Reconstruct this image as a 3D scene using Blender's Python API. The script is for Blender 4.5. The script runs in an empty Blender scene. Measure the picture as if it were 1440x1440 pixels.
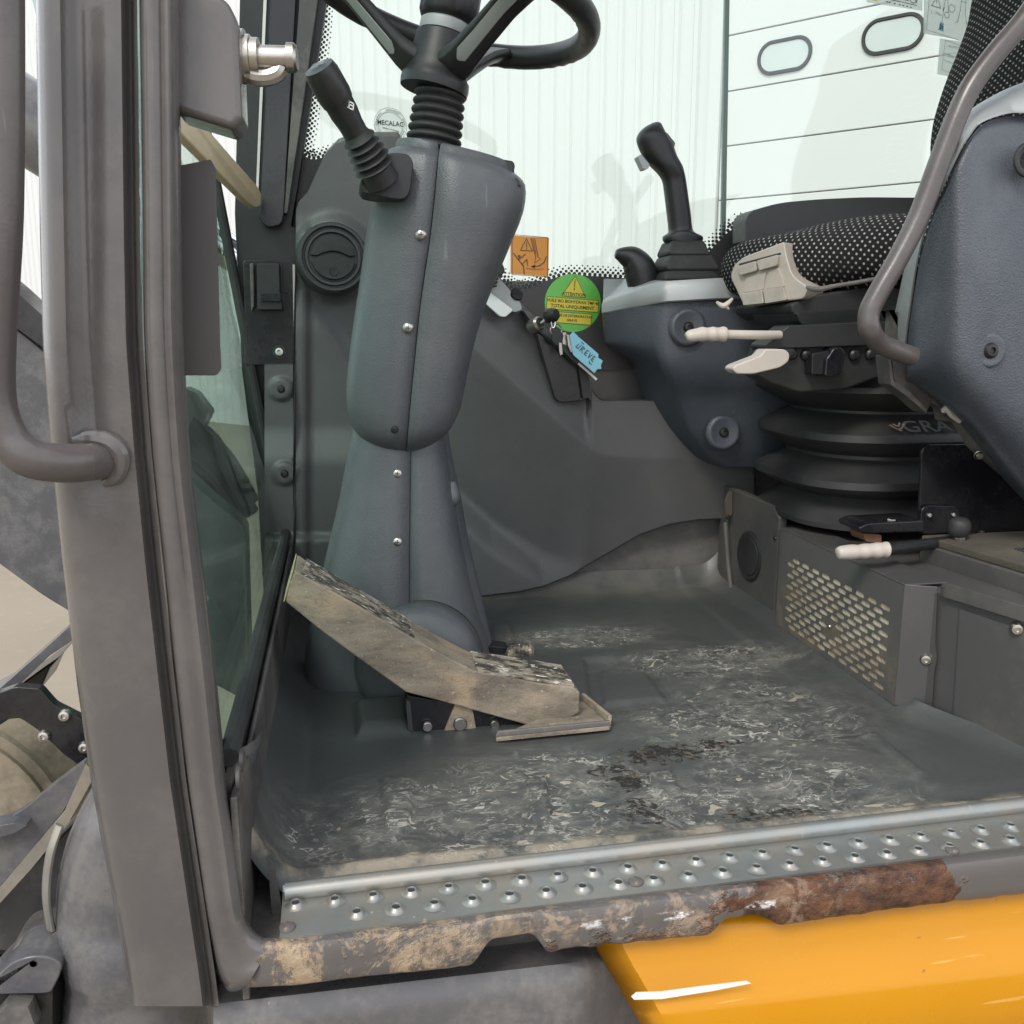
import bpy, bmesh, math, random
from mathutils import Vector, Matrix, noise
random.seed(7)
SC = bpy.context.scene
COL = SC.collection
R_ = math.radians

# ---------------------------------------------------------------- camera
FOC = 1300.0                                   # focal length in photo pixels (photo is 1440 square)
PIT = math.atan(260/1300); YAW = math.atan(240/1300*math.cos(PIT))
CAM = Vector((0, -0.83, 0.51))
cam_d = bpy.data.cameras.new("camera"); cam = bpy.data.objects.new("camera", cam_d); COL.objects.link(cam)
cam.location = CAM; cam.rotation_euler = (math.pi/2-PIT, 0, -YAW)
cam_d.sensor_width = 36; cam_d.lens = 36*FOC/1440; cam_d.clip_start = 0.02; cam_d.clip_end = 500
SC.camera = cam
# ---------------------------------------------------------------- sky and sun (bright overcast day)
SUN_EL, SUN_AZ = R_(47), R_(215)               # azimuth clockwise from +Y
w = bpy.data.worlds.new("World"); SC.world = w; w.use_nodes = True
nt = w.node_tree; nt.nodes.clear()
wo = nt.nodes.new('ShaderNodeOutputWorld'); bg = nt.nodes.new('ShaderNodeBackground')
sky = nt.nodes.new('ShaderNodeTexSky'); sky.sky_type = 'NISHITA'; sky.sun_disc = False
sky.sun_elevation = SUN_EL; sky.sun_rotation = SUN_AZ; sky.dust_density = 3.0; sky.air_density = 1.0
tc = nt.nodes.new('ShaderNodeTexCoord'); cn = nt.nodes.new('ShaderNodeTexNoise')
cn.inputs['Scale'].default_value = 3.2; cn.inputs['Detail'].default_value = 7
rp_ = nt.nodes.new('ShaderNodeMapRange'); rp_.inputs[1].default_value = .36; rp_.inputs[2].default_value = .62
rp_.inputs[3].default_value = .45; rp_.inputs[4].default_value = 1.0
mx = nt.nodes.new('ShaderNodeMix'); mx.data_type = 'RGBA'
mx.inputs[7].default_value = (8.2, 8.5, 8.9, 1)
nt.links.new(tc.outputs['Generated'], cn.inputs['Vector']); nt.links.new(cn.outputs['Fac'], rp_.inputs[0])
nt.links.new(rp_.outputs[0], mx.inputs[0]); nt.links.new(sky.outputs[0], mx.inputs[6])
nt.links.new(mx.outputs[2], bg.inputs[0]); bg.inputs[1].default_value = 0.115
nt.links.new(bg.outputs[0], wo.inputs[0])
sd = bpy.data.lights.new("sun", 'SUN'); sd.energy = 1.15; sd.angle = R_(16); sd.color = (1, .96, .9)
so = bpy.data.objects.new("sun", sd); COL.objects.link(so)
sv = Vector((math.sin(SUN_AZ)*math.cos(SUN_EL), math.cos(SUN_AZ)*math.cos(SUN_EL), math.sin(SUN_EL)))
so.rotation_euler = sv.to_track_quat('Z', 'Y').to_euler()
SC.view_settings.view_transform = 'Standard'; SC.view_settings.look = 'None'
SC.view_settings.exposure = 0.95; SC.view_settings.gamma = 1

# ---------------------------------------------------------------- measuring: photo pixel -> point on a plane of the cab
RV = Vector((math.cos(YAW), -math.sin(YAW), 0))
FV = Vector((math.sin(YAW)*math.cos(PIT), math.cos(YAW)*math.cos(PIT), -math.sin(PIT)))
UV = RV.cross(FV)
def ray(x, y): return FV+RV*((x-720)/FOC)+UV*((720-y)/FOC)
def A(x, y, Y): r = ray(x, y); return CAM+r*((Y-CAM.y)/r.y)
def AX(x, y, X): r = ray(x, y); return CAM+r*((X-CAM.x)/r.x)
def AZ(x, y, Z): r = ray(x, y); return CAM+r*((Z-CAM.z)/r.z)
def pr(P):
    d = Vector(P)-CAM; k = d.dot(FV); return (720+FOC*d.dot(RV)/k, 720-FOC*d.dot(UV)/k)
def px2m(n, Y): return n/FOC*(Y+.83)*1.0

# ---------------------------------------------------------------- material helper
class NT:
    def __init__(s, name):
        s.m = bpy.data.materials.new(name); s.m.use_nodes = True; s.t = s.m.node_tree; s.t.nodes.clear()
        s.out = s.t.nodes.new('ShaderNodeOutputMaterial'); s.b = s.t.nodes.new('ShaderNodeBsdfPrincipled')
        s.t.links.new(s.b.outputs[0], s.out.inputs[0]); s.tc = s.t.nodes.new('ShaderNodeTexCoord')
        s.co = s.tc.outputs['Object']
    def L(s, a, b):
        if hasattr(a, 'is_output') or isinstance(a, bpy.types.NodeSocket): s.t.links.new(a, b)
        else: b.default_value = a
    def map(s, scale=(1,1,1), rot=(0,0,0), co=None):
        n = s.t.nodes.new('ShaderNodeMapping'); s.L(co or s.co, n.inputs[0]); n.inputs['Scale'].default_value = scale; n.inputs['Rotation'].default_value = rot
        return n.outputs[0]
    def noise(s, scale, detail=4, rough=.55, co=None, dist=0):
        n = s.t.nodes.new('ShaderNodeTexNoise'); s.L(co or s.co, n.inputs['Vector'])
        n.inputs['Scale'].default_value = scale; n.inputs['Detail'].default_value = detail; n.inputs['Roughness'].default_value = rough; n.inputs['Distortion'].default_value = dist
        return n.outputs['Fac']
    def vor(s, scale, co=None, feature='F1', out='Distance'):
        n = s.t.nodes.new('ShaderNodeTexVoronoi'); n.feature = feature; s.L(co or s.co, n.inputs['Vector']); n.inputs['Scale'].default_value = scale
        return n.outputs[out]
    def wave(s, scale, co=None, dirn='X', dist=0):
        n = s.t.nodes.new('ShaderNodeTexWave'); n.bands_direction = dirn; s.L(co or s.co, n.inputs['Vector']); n.inputs['Scale'].default_value = scale; n.inputs['Distortion'].default_value = dist
        return n.outputs['Fac']
    def ma(s, op, a, b=None, c=None):
        n = s.t.nodes.new('ShaderNodeMath'); n.operation = op; s.L(a, n.inputs[0])
        if b is not None: s.L(b, n.inputs[1])
        if c is not None: s.L(c, n.inputs[2])
        return n.outputs[0]
    def rng(s, v, a, b, c=0., d=1.):
        n = s.t.nodes.new('ShaderNodeMapRange'); n.interpolation_type = 'SMOOTHSTEP'; s.L(v, n.inputs[0])
        for i, k in enumerate((a, b, c, d)): n.inputs[i+1].default_value = k
        return n.outputs[0]
    def mix(s, f, a, b):
        n = s.t.nodes.new('ShaderNodeMix'); n.data_type = 'RGBA'; s.L(f, n.inputs[0])
        for k, i in ((a, 6), (b, 7)):
            if isinstance(k, (tuple, list)): n.inputs[i].default_value = (*k[:3], 1)
            else: s.L(k, n.inputs[i])
        return n.outputs[2]
    def xyz(s):
        n = s.t.nodes.new('ShaderNodeSeparateXYZ'); s.L(s.co, n.inputs[0]); return n.outputs
    def gauss(s, c, r):                      # soft blob around world point c (x, y)
        x, y, z = s.xyz()
        dx = s.ma('DIVIDE', s.ma('SUBTRACT', x, c[0]), r[0]); dy = s.ma('DIVIDE', s.ma('SUBTRACT', y, c[1]), r[1])
        d = s.ma('ADD', s.ma('MULTIPLY', dx, dx), s.ma('MULTIPLY', dy, dy))
        return s.ma('EXPONENT', s.ma('MULTIPLY', d, -1.0))
    def bump(s, h, st, dist=.01, prev=None):
        n = s.t.nodes.new('ShaderNodeBump'); n.inputs['Strength'].default_value = st; n.inputs['Distance'].default_value = dist; s.L(h, n.inputs['Height'])
        if prev is not None: s.L(prev, n.inputs['Normal'])
        return n.outputs[0]
    def fin(s, col=None, rough=.5, metal=0., nrm=None, spec=.5, coat=0.):
        if col is not None:
            if isinstance(col, (tuple, list)): s.b.inputs['Base Color'].default_value = (*col[:3], 1)
            else: s.L(col, s.b.inputs['Base Color'])
        s.L(rough, s.b.inputs['Roughness']); s.L(metal, s.b.inputs['Metallic']); s.b.inputs['Specular IOR Level'].default_value = spec
        s.b.inputs['Coat Weight'].default_value = coat
        if nrm is not None: s.L(nrm, s.b.inputs['Normal'])
        return s.m

def plain(name, col, rough=.5, metal=0., var=.15, vs=14, grain=.12, gs=900, dust=0., dcol=(.3,.27,.23), ds=9, spec=.5, wear=0., wcol=None, rv=.12):
    n = NT(name); c = Vector(col)
    base = n.mix(n.noise(vs, 5), tuple(c*(1-var)), tuple(c*(1+var)))
    if dust > 0:
        d = n.ma('MULTIPLY', n.rng(n.ma('ADD', n.noise(ds, 6, .65), n.ma('MULTIPLY', n.noise(ds*14, 3), .25)), .52, .78), dust)
        base = n.mix(d, base, dcol)
    if wear > 0:                              # small scuffs and scratches
        sc = n.map((1, 1, .12), (.5, .3, .2)); s1 = n.rng(n.noise(130, 2, .5, sc), .72, .76)
        k = n.ma('MULTIPLY', n.ma('MULTIPLY', s1, n.rng(n.noise(6, 3), .45, .65)), wear)
        base = n.mix(k, base, wcol or tuple(c*2.2+Vector((.05,.05,.05))))
    r = n.ma('ADD', n.ma('MULTIPLY', n.noise(vs*1.7, 4), rv*2), rough-rv)
    nm = n.bump(n.noise(gs, 2), grain, .002) if grain else None
    return n.fin(base, r, metal, nm, spec)

M = {}
def mats():
    M['paint'] = plain('grey_brown_cab_paint', (.088,.081,.078), .21, var=.12, vs=9, grain=.06, gs=300, dust=.25, dcol=(.17,.155,.145), ds=7, wear=.25, wcol=(.3,.28,.27))
    M['rail'] = plain('brown_grey_handrail_paint', (0.0748,0.0646,0.0629), .3, var=.08, vs=9, grain=.06, gs=300, dust=.2, dcol=(.17,.155,.145), ds=9, wear=.4, wcol=(.3,.28,.27))
    M['paint_dark'] = plain('dark_brown_paint', (.06,.052,.051), .45, var=.08, grain=.05)
    M['frame_dark'] = plain('dark_grey_frame_paint', (0.05625,0.05325,0.05175), .45, var=.12, dust=.3, grain=.06)
    M['cowl'] = plain('blue_grey_cowl_plastic', (0.0688,0.0744,0.0816), .40, var=.10, vs=7, grain=.34, gs=480, dust=.22, dcol=(0.1445,0.1445,0.1428), ds=6, wear=.35, wcol=(.3,.32,.33))
    M['trim'] = plain('charcoal_trim_plastic', (0.0851,0.08584,0.08658), .44, var=.1, vs=5, grain=.26, gs=520, dust=.35, dcol=(0.116,0.112,0.108), ds=4, wear=.25, wcol=(.2,.2,.2))
    M['kick'] = plain('grey_kick_panel', (0.092,0.0896,0.0864), .6, var=.1, vs=6, grain=.1, dust=.5, dcol=(.2,.185,.165), ds=5)
    M['console'] = plain('navy_grey_console_plastic', (0.056,0.064,0.0784), .36, var=.07, vs=8, grain=.5, gs=420, dust=.15, dcol=(.16,.17,.18), wear=.3, wcol=(.3,.32,.34))
    M['silver'] = plain('silver_grey_plastic', (0.324,0.3465,0.3465), .42, .25, var=.05, grain=.1, gs=900, dust=.2, dcol=(.45,.44,.42))
    M['black'] = plain('black_plastic', (0.0112,0.0119,0.0126), .42, var=.2, grain=.12, dust=.12, dcol=(.09,.09,.085))
    M['blackgloss'] = plain('glossy_black_paint', (0.008,0.008,0.0104), .22, var=.2, grain=.03, dust=.18, dcol=(.08,.075,.07))
    M['rubber'] = plain('black_rubber', (0.0182,0.0189,0.0189), .62, var=.25, grain=.15, gs=500, dust=.35, dcol=(0.0595,0.0581,0.0546), ds=8)
    M['belr'] = plain('bellows_rubber', (0.021,0.0215,0.0215), .5, var=.25, grain=.1, gs=300, dust=.35, dcol=(0.042,0.0408,0.0372), ds=8, wear=.3, wcol=(.2,.19,.18))
    M['steel'] = plain('zinc_steel', (0.45,0.432,0.396), .32, 1., var=.15, grain=.05, dust=.2, dcol=(.35,.3,.25))
    M['galv'] = plain('galvanised_steel', (0.288,0.3015,0.2925), .38, .65, var=.18, vs=25, grain=.04, gs=200, dust=.7, dcol=(.34,.30,.25), ds=10, wear=.7, wcol=(.7,.66,.6))
    M['chrome'] = plain('chrome', (.75,.77,.78), .12, 1., var=.05, grain=0)
    M['cream'] = plain('cream_plastic', (.45,.405,.355), .45, var=.06, vs=30, grain=.05, dust=.35, dcol=(.36,.30,.25), ds=14)
    M['cream2'] = plain('shaded_cream_plastic', (0.425,0.391,0.34), .5, var=.06, grain=.05, dust=.5, dcol=(.28,.24,.2), ds=30)
    M['film'] = None
    M['white'] = plain('white_print', (.68,.68,.66), .5, var=.03, grain=0)
    M['pale'] = plain('pale_label', (.78,.82,.80), .4, var=.03, grain=0)
    M['ink'] = plain('black_ink', (.03,.03,.03), .6, var=.05, grain=0)
    M['inkgrey'] = plain('grey_ink', (.22,.26,.25), .6, var=.05, grain=0)
    M['orange'] = plain('orange_label', (0.7055,0.289,0.0425), .45, var=.06, grain=0)
    M['brownink'] = plain('brown_ink', (.18,.09,.05), .6, var=.05, grain=0)
    M['green'] = plain('green_label', (0.1445,0.527,0.085), .3, var=.06, grain=0)
    M['yellowlab'] = plain('yellow_label', (0.731,0.612,0.051), .45, var=.04, grain=0)
    M['blue'] = plain('sky_blue_tag', (0.255,0.578,0.697), .45, var=.05, grain=0)
    M['filter'] = None
    # yellow body paint, scuffed
    n = NT('yellow_body_paint')
    b = n.mix(n.noise(5, 4), (.45,.190,.0035), (.50,.215,.004))
    chips = n.rng(n.noise(60, 3, .6, n.map((1, 1, 2.5))), .735, .75)
    b = n.mix(n.ma('MULTIPLY', chips, .8), b, (.16,.09,.04))
    sc = n.rng(n.noise(120, 2, .5, n.map((.08, 1, 1), (0, .13, 0))), .70, .74)
    b = n.mix(n.ma('MULTIPLY', sc, .2), b, (.85,.6,.25))
    M['yellow'] = n.fin(b, n.rng(n.noise(20, 4), .3, .7, .2, .36), 0, n.bump(n.noise(90, 2), .04, .002), spec=.35)
    # grey lower fairing, shiny, scratched
    M['fairing'] = plain('scuffed_grey_body_paint', (0.085,0.08245,0.085), .28, var=.1, vs=12, grain=.05, gs=200, dust=.3, dcol=(.3,.27,.24), ds=9, wear=.7, wcol=(.5,.48,.46))
    M['cast'] = plain('slate_grey_casting_paint', (0.0748,0.0748,0.08245), .24, var=.12, vs=10, grain=.06, gs=220, dust=.35, dcol=(.22,.21,.19), ds=10, wear=.5, wcol=(.4,.39,.38))
    M['boom'] = plain('dark_slate_boom_paint', (0.07225,0.07055,0.0765), .4, var=.1, vs=8, grain=.05, gs=260, dust=.3, dcol=(.24,.23,.22), ds=24, wear=.8, wcol=(.4,.39,.38))
    M['tan'] = plain('dusty_tyre_rubber', (0.136,0.1122,0.08075), .8, var=.3, vs=18, grain=.4, gs=120, dust=.6, dcol=(.34,.28,.2), ds=6)
    # sill paint with rust and dried mud
    n = NT('rusty_sill_paint'); x, y, z = n.xyz()
    b = n.mix(n.noise(12, 4), (.09,.083,.08), (.115,.105,.10))
    # dried mud: toward the left end
    mudr = n.ma('MULTIPLY', n.rng(x, .30, -.05), n.rng(n.ma('ADD', n.ma('MULTIPLY', n.noise(20, 6, .7, n.map((1, 1, .8)), .6), .7), n.ma('MULTIPLY', n.noise(75, 5, .7, n.map((1, 1, .35))), .3)), .47, .58))
    mudc = n.mix(n.noise(45, 4), (.25,.18,.11), (.46,.35,.235))
    # rust: middle, eating upward from the lower edge
    edge = n.ma('ADD', n.ma('MULTIPLY', n.noise(17, 6, .65), .5), n.ma('MULTIPLY', n.noise(70, 4, .7), .2))
    low = n.ma('MULTIPLY', n.ma('SUBTRACT', -.034, z), 2.6)                     # eats upward from the lower edge
    xw = n.ma('ADD', x, n.ma('MULTIPLY', n.ma('SUBTRACT', n.noise(30, 4), .5), .12))
    rr = n.ma('ADD', n.ma('MULTIPLY', n.rng(xw, .31, .36), .15), n.ma('MULTIPLY', n.rng(xw, .57, .555), .12))
    rust = n.ma('MULTIPLY', n.rng(n.ma('ADD', edge, n.ma('ADD', low, rr)), .455, .50), n.ma('MULTIPLY', n.rng(xw, .06, .12), n.rng(xw, .565, .555)))
    tanb = n.ma('MULTIPLY', n.rng(n.ma('ADD', n.ma('MULTIPLY', n.noise(24, 6, .75, None, 1.), .8), n.ma('MULTIPLY', n.noise(120, 4), .25)), .53, .62), n.rng(xw, .50, .34))
    worn = n.ma('MULTIPLY', n.rng(n.ma('ABSOLUTE', n.ma('ADD', z, .0145)), .006, .002), n.ma('MULTIPLY', n.rng(n.ma('ABSOLUTE', n.ma('SUBTRACT', x, .30)), .14, .08), n.rng(n.ma('ADD', n.ma('MULTIPLY', n.noise(26, 3), .5), n.ma('MULTIPLY', n.noise(110, 5, .75, n.map((.5, 1, 1))), .55)), .53, .62)))
    rc = n.mix(n.rng(n.noise(38, 6, .7), .35, .65), (.028,.014,.011), (.135,.058,.029))
    rc = n.mix(n.rng(n.noise(15, 4), .52, .68), rc, (.23,.14,.085))
    b = n.mix(rust, b, rc); b = n.mix(n.ma('MULTIPLY', tanb, .7), b, n.mix(n.noise(60, 3), (.22,.15,.10), (.40,.31,.225))); b = n.mix(n.ma('MULTIPLY', mudr, .9), b, mudc); b = n.mix(worn, b, (.72,.70,.68))
    h = n.ma('ADD', n.ma('MULTIPLY', rust, n.noise(110, 5, .7)), n.ma('MULTIPLY', mudr, n.noise(60, 5, .7)))
    M['sill'] = n.fin(b, n.ma('ADD', n.ma('MULTIPLY', rust, .18), n.ma('ADD', n.ma('MULTIPLY', mudr, .3), .36)), 0, n.bump(h, .7, .006))
    # weathered wood / worn pedal rubber caked with mud
    n = NT('muddy_worn_pedal')
    g = n.noise(26, 6, .7, n.map((.35, 1, 1), (0, -.5, 0)))
    b = n.mix(n.rng(g, .3, .7), (.12,.10,.078), (.30,.25,.185))
    b = n.mix(n.rng(n.noise(9, 5, .6), .5, .68), b, (.36,.27,.18))
    b = n.mix(n.ma('MULTIPLY', n.rng(n.noise(50, 4, .7), .6, .75), .35), b, (.09,.075,.06))
    crk = n.rng(n.ma('ABSOLUTE', n.ma('SUBTRACT', n.noise(24, 5, .6, n.map((.6, 1, 1), (0, -.5, 0)), .8), .5)), .012, .002); crk = n.ma('MULTIPLY', crk, n.rng(n.noise(13, 3), .45, .6))
    b = n.mix(n.ma('MULTIPLY', crk, .4), b, (.06,.05,.042)); b = n.mix(n.ma('MULTIPLY', n.rng(n.noise(140, 3, .6), .64, .7), .6), b, (.5,.43,.33))
    M['pedal'] = n.fin(b, .75, 0, n.bump(n.ma('ADD', n.ma('ADD', n.noise(55, 6, .7), n.noise(300, 3)), n.ma('MULTIPLY', crk, -.8)), .4, .003))
    n = NT('pedal_tread')
    b = n.mix(n.rng(n.noise(60, 5, .7, n.map((.5, 1, 1))), .42, .62), (.035,.03,.026), (.30,.26,.2))
    b = n.mix(n.rng(n.noise(110, 3, .6, n.map((.4, 1.4, 1))), .60, .64), b, (.60,.55,.46))
    M['tread'] = n.fin(b, .7, 0, n.bump(n.noise(200, 4), .4, .003))
    M['wood'] = plain('bare_wood_end', (.42,.36,.22), .75, var=.25, vs=60, grain=.3, gs=200)
    M['brass'] = plain('varnished_wood_bar', (0.648,0.522,0.324), .4, var=.2, vs=25, grain=.1)
    # seat fabric: black knit printed with light dots, UV in metres
    n = NT('black_fabric_with_white_dots'); uv = n.tc.outputs['UV']
    def dots(off):
        mp = n.t.nodes.new('ShaderNodeMapping'); n.L(uv, mp.inputs[0]); mp.inputs['Scale'].default_value = (1/.0125, 1/.0125, 0); mp.inputs['Location'].default_value = (off, off, 0)
        f = n.t.nodes.new('ShaderNodeVectorMath'); f.operation = 'FRACTION'; n.L(mp.outputs[0], f.inputs[0])
        d = n.t.nodes.new('ShaderNodeVectorMath'); d.operation = 'DISTANCE'; n.L(f.outputs[0], d.inputs[0]); d.inputs[1].default_value = (.5, .5, 0)
        return n.rng(d.outputs['Value'], .17, .11)
    dd = n.ma('MAXIMUM', dots(0), dots(.5))
    b = n.mix(n.ma('MULTIPLY', dd, n.rng(n.noise(30, 3), .2, .6, .35, 1.)), n.mix(n.noise(500, 2), (.006,.006,.006), (.02,.02,.02)), (.34,.335,.32))
    M['fabric'] = n.fin(b, .9, 0, n.bump(n.ma('ADD', n.noise(1200, 2), n.ma('MULTIPLY', dd, .6)), .4, .002), spec=.15)
    # pleated filter behind grille
    n = NT('beige_pleated_filter'); x, y, z = n.xyz()
    wv = n.wave(95, n.map((0, 1, 0)), 'Y')
    b = n.mix(wv, (.42,.36,.27), (.80,.72,.57)); b = n.mix(n.ma('MULTIPLY', n.rng(n.ma('ADD', n.noise(12, 5, .65), n.ma('MULTIPLY', z, -1.1)), .33, .5), .75), b, (.36,.26,.17))
    M['filter'] = n.fin(b, .9, 0, n.bump(wv, .6, .004))
    # grille plate, dusty low down
    n = NT('dusty_grille_plate'); x, y, z = n.xyz()
    b = n.mix(n.noise(9, 4), (.07,.068,.064), (.095,.092,.086))
    k = n.ma('MULTIPLY', n.rng(z, .15, .05), n.rng(n.noise(22, 6, .75), .44, .7))
    b = n.mix(n.ma('MULTIPLY', k, .75), b, (.19,.14,.09))
    M['grille'] = n.fin(b, .6, 0, n.bump(n.noise(400, 3), .12, .002))
    M['base'] = plain('charcoal_powder_coat', (0.06396,0.0624,0.06162), .42, var=.1, vs=6, grain=.12, gs=700, dust=.4, dcol=(0.1275,0.1148,0.09775), ds=6)
    # concrete yard
    n = NT('pale_concrete')
    b = n.mix(n.noise(.9, 6, .6), (.20,.165,.12), (.27,.23,.175)); b = n.mix(n.ma('MULTIPLY', n.rng(n.noise(9, 5, .7), .55, .75), .5), b, (.3,.26,.21))
    M['ground'] = n.fin(b, .85, 0, n.bump(n.noise(60, 5), .25, .01))
    M['clad'] = plain('white_metal_cladding', (0.576,0.588,0.58), .5, var=.04, vs=.6, grain=0, dust=.25, dcol=(.58,.59,.58), ds=1.1)
    M['door'] = plain('white_sectional_door', (0.592,0.6,0.596), .45, var=.03, vs=.8, grain=0, dust=.35, dcol=(.60,.60,.58), ds=1.7)
    M['joint'] = plain('door_joint_rubber', (.56,.57,.57), .7, grain=0)
    M['pane'] = plain('milky_window_pane', (.5,.54,.53), .12, var=.1, vs=2, grain=0)
    # glass
    def glass(name, tint, ior=1.5, haze=0.):
        n = NT(name); n.t.nodes.remove(n.b)
        tr = n.t.nodes.new('ShaderNodeBsdfTransparent'); tr.inputs[0].default_value = (*tint, 1)
        geo = n.t.nodes.new('ShaderNodeNewGeometry'); gl = n.t.nodes.new('ShaderNodeBsdfGlossy'); gl.inputs['Roughness'].default_value = .01
        fr = n.t.nodes.new('ShaderNodeFresnel'); n.L(n.ma('ADD', n.ma('MULTIPLY', geo.outputs['Backfacing'], 1/ior-ior), ior), fr.inputs[0])
        mxs = n.t.nodes.new('ShaderNodeMixShader'); n.L(fr.outputs[0], mxs.inputs[0]); n.L(tr.outputs[0], mxs.inputs[1]); n.L(gl.outputs[0], mxs.inputs[2])
        n.L(mxs.outputs[0], n.out.inputs[0]); return n.m
    M['glass'] = glass('pale_green_glass', (.92,.968,.944), 1.56)
    M['glassd'] = glass('green_front_glass', (.80,.93,.875), 1.36)
    n = NT('translucent_label_film')
    tl = n.t.nodes.new('ShaderNodeBsdfTranslucent'); tl.inputs[0].default_value = (.85, .89, .87, 1)
    tr = n.t.nodes.new('ShaderNodeBsdfTransparent'); tr.inputs[0].default_value = (.93, .96, .95, 1)
    n.b.inputs['Base Color'].default_value = (.8, .83, .81, 1); n.b.inputs['Roughness'].default_value = .4
    m1 = n.t.nodes.new('ShaderNodeMixShader'); m1.inputs[0].default_value = .45; n.L(n.b.outputs[0], m1.inputs[1]); n.L(tl.outputs[0], m1.inputs[2])
    m2 = n.t.nodes.new('ShaderNodeMixShader'); m2.inputs[0].default_value = .45; n.L(m1.outputs[0], m2.inputs[1]); n.L(tr.outputs[0], m2.inputs[2]); n.L(m2.outputs[0], n.out.inputs[0]); M['film'] = n.m
    # floor mat
    n = NT('worn_rubber_floor_mat'); x, y, z = n.xyz()
    b = n.mix(n.noise(7, 6, .6), (.038,.042,.041), (.066,.070,.068))
    g = None
    for px, py, r in FLECK:
        c = AZ(px, py, 0); q = n.gauss((c.x, c.y), r); g = q if g is None else n.ma('MAXIMUM', g, q)
    hole = n.gauss(AZ(560, 1010, 0), (.16, .10)); hole2 = n.gauss(AZ(885, 965, 0), (.075, .06))
    g = n.ma('MULTIPLY', g, n.ma('SUBTRACT', 1, n.ma('MULTIPLY', n.ma('MAXIMUM', hole, hole2), .85)))
    smear = n.ma('MULTIPLY', g, n.rng(n.noise(11, 7, .7, n.map((.6, 1, 1), (0, 0, .3)), 1.2), .38, .68))
    b = n.mix(n.ma('MULTIPLY', smear, n.rng(n.noise(34, 6, .75, n.map((.5, 1, 1), (0, 0, .25)), 1.), .3, .7, .25, .95)), b, (.235,.225,.20))
    film = n.ma('MULTIPLY', g, n.rng(n.noise(15, 9, .78, n.map((.8, 1, 1), (0, 0, .5)), 2.2), .44, .66))
    b = n.mix(n.ma('MULTIPLY', film, .75), b, (.185,.175,.153))
    sw = n.ma('ABSOLUTE', n.ma('SUBTRACT', n.noise(19, 4, .6, n.map((.7, 1, 1), (0, 0, -.3)), 2.8), .5))
    sw = n.ma('MULTIPLY', n.ma('MULTIPLY', n.rng(sw, .035, .004), n.rng(n.noise(26, 4, .6), .42, .6)), n.rng(g, .15, .5))
    b = n.mix(n.ma('MULTIPLY', sw, .6), b, (.30,.285,.25))
    # pale dried-mud flecks and curls: thin ridges of warped noise
    def ridge(sc, dist, wd, thr, rot):
        q = n.noise(sc, 3, .5, n.map((.62, 1, 1), (0, 0, rot)), dist); e = n.ma('ABSOLUTE', n.ma('SUBTRACT', q, .5))
        k = n.noise(sc*1.3, 2, .5, n.map((1, 1, 1), (0, 0, 1.1))); return n.ma('MULTIPLY', n.rng(e, wd, wd*.45), n.rng(k, thr, thr+.06))
    fl = n.ma('MAXIMUM', ridge(30, 1.8, .026, .50, .4), ridge(60, 1.3, .032, .52, -.5))
    fl = n.ma('MAXIMUM', fl, n.rng(n.noise(80, 2, .5, n.map((.55, 1, 1), (0, 0, .35)), .7), .64, .665))
    fl = n.ma('MULTIPLY', fl, n.rng(n.ma('MULTIPLY', g, n.rng(n.noise(8, 4), .3, .62)), .22, .42))
    blob = n.ma('MULTIPLY', n.rng(n.noise(48, 2, .4, n.map((.7, 1, 1)), .8), .68, .71), n.rng(g, .3, .6))
    b = n.mix(n.ma('MULTIPLY', blob, .8), b, (.38,.33,.25))
    b = n.mix(n.ma('MULTIPLY', fl, n.rng(n.noise(17, 3), .38, .64, .12, .85)), b, (.40,.385,.34))
    wet = None
    for px, py, r in WET:
        c = AZ(px, py, 0); q = n.gauss((c.x, c.y), r); wet = q if wet is None else n.ma('MAXIMUM', wet, q)
    wt = n.rng(n.ma('MULTIPLY', wet, n.rng(n.noise(62, 6, .7, n.map((.7, 1, 1), (0, 0, .4)), 1.5), .36, .66)), .22, .40)
    wr = n.rng(n.noise(75, 3, .5, None, 1.2), .56, .62)
    b = n.mix(n.ma('MULTIPLY', wt, .92), b, n.mix(wr, (.026,.024,.022), (.13,.10,.07)))
    # dusty front lip and edges
    lip = n.ma('MULTIPLY', n.rng(n.ma('ABSOLUTE', n.ma('SUBTRACT', y, -.012)), .022, .004), n.rng(n.noise(16, 5, .7), .38, .6))
    b = n.mix(n.ma('MULTIPLY', lip, .7), b, (.33,.28,.21))
    ed = n.ma('MULTIPLY', n.rng(y, .76, .85), n.rng(n.noise(9, 5), .3, .6)); b = n.mix(n.ma('MULTIPLY', ed, .45), b, (.17,.16,.14))
    h = n.ma('ADD', n.ma('MULTIPLY', fl, 1.0), n.ma('ADD', n.ma('MULTIPLY', n.noise(220, 3), .25), n.ma('MULTIPLY', blob, .8)))
    rg = n.ma('SUBTRACT', n.ma('ADD', n.ma('MULTIPLY', fl, .2), n.rng(n.noise(9, 5), .3, .7, .34, .52)), n.ma('MULTIPLY', wt, .22))
    M['mat'] = n.fin(b, rg, 0, n.bump(h, .5, .003))
FLECK = [(600,1150,(.14,.075)), (500,1170,(.07,.05)), (760,1110,(.13,.09)), (1050,1010,(.14,.13)), (1000,930,(.14,.07)), (820,895,(.12,.05)),
         (1100,1110,(.13,.07)), (1190,1130,(.09,.04)), (950,1130,(.12,.06)), (720,1180,(.2,.03))]
WET = [(930,1060,(.08,.028)), (1000,1047,(.05,.018)), (880,1100,(.03,.025)), (905,1140,(.03,.03)), (1050,1148,(.03,.018)), (1110,1143,(.035,.014)), (860,1085,(.03,.02))]
mats()
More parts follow.
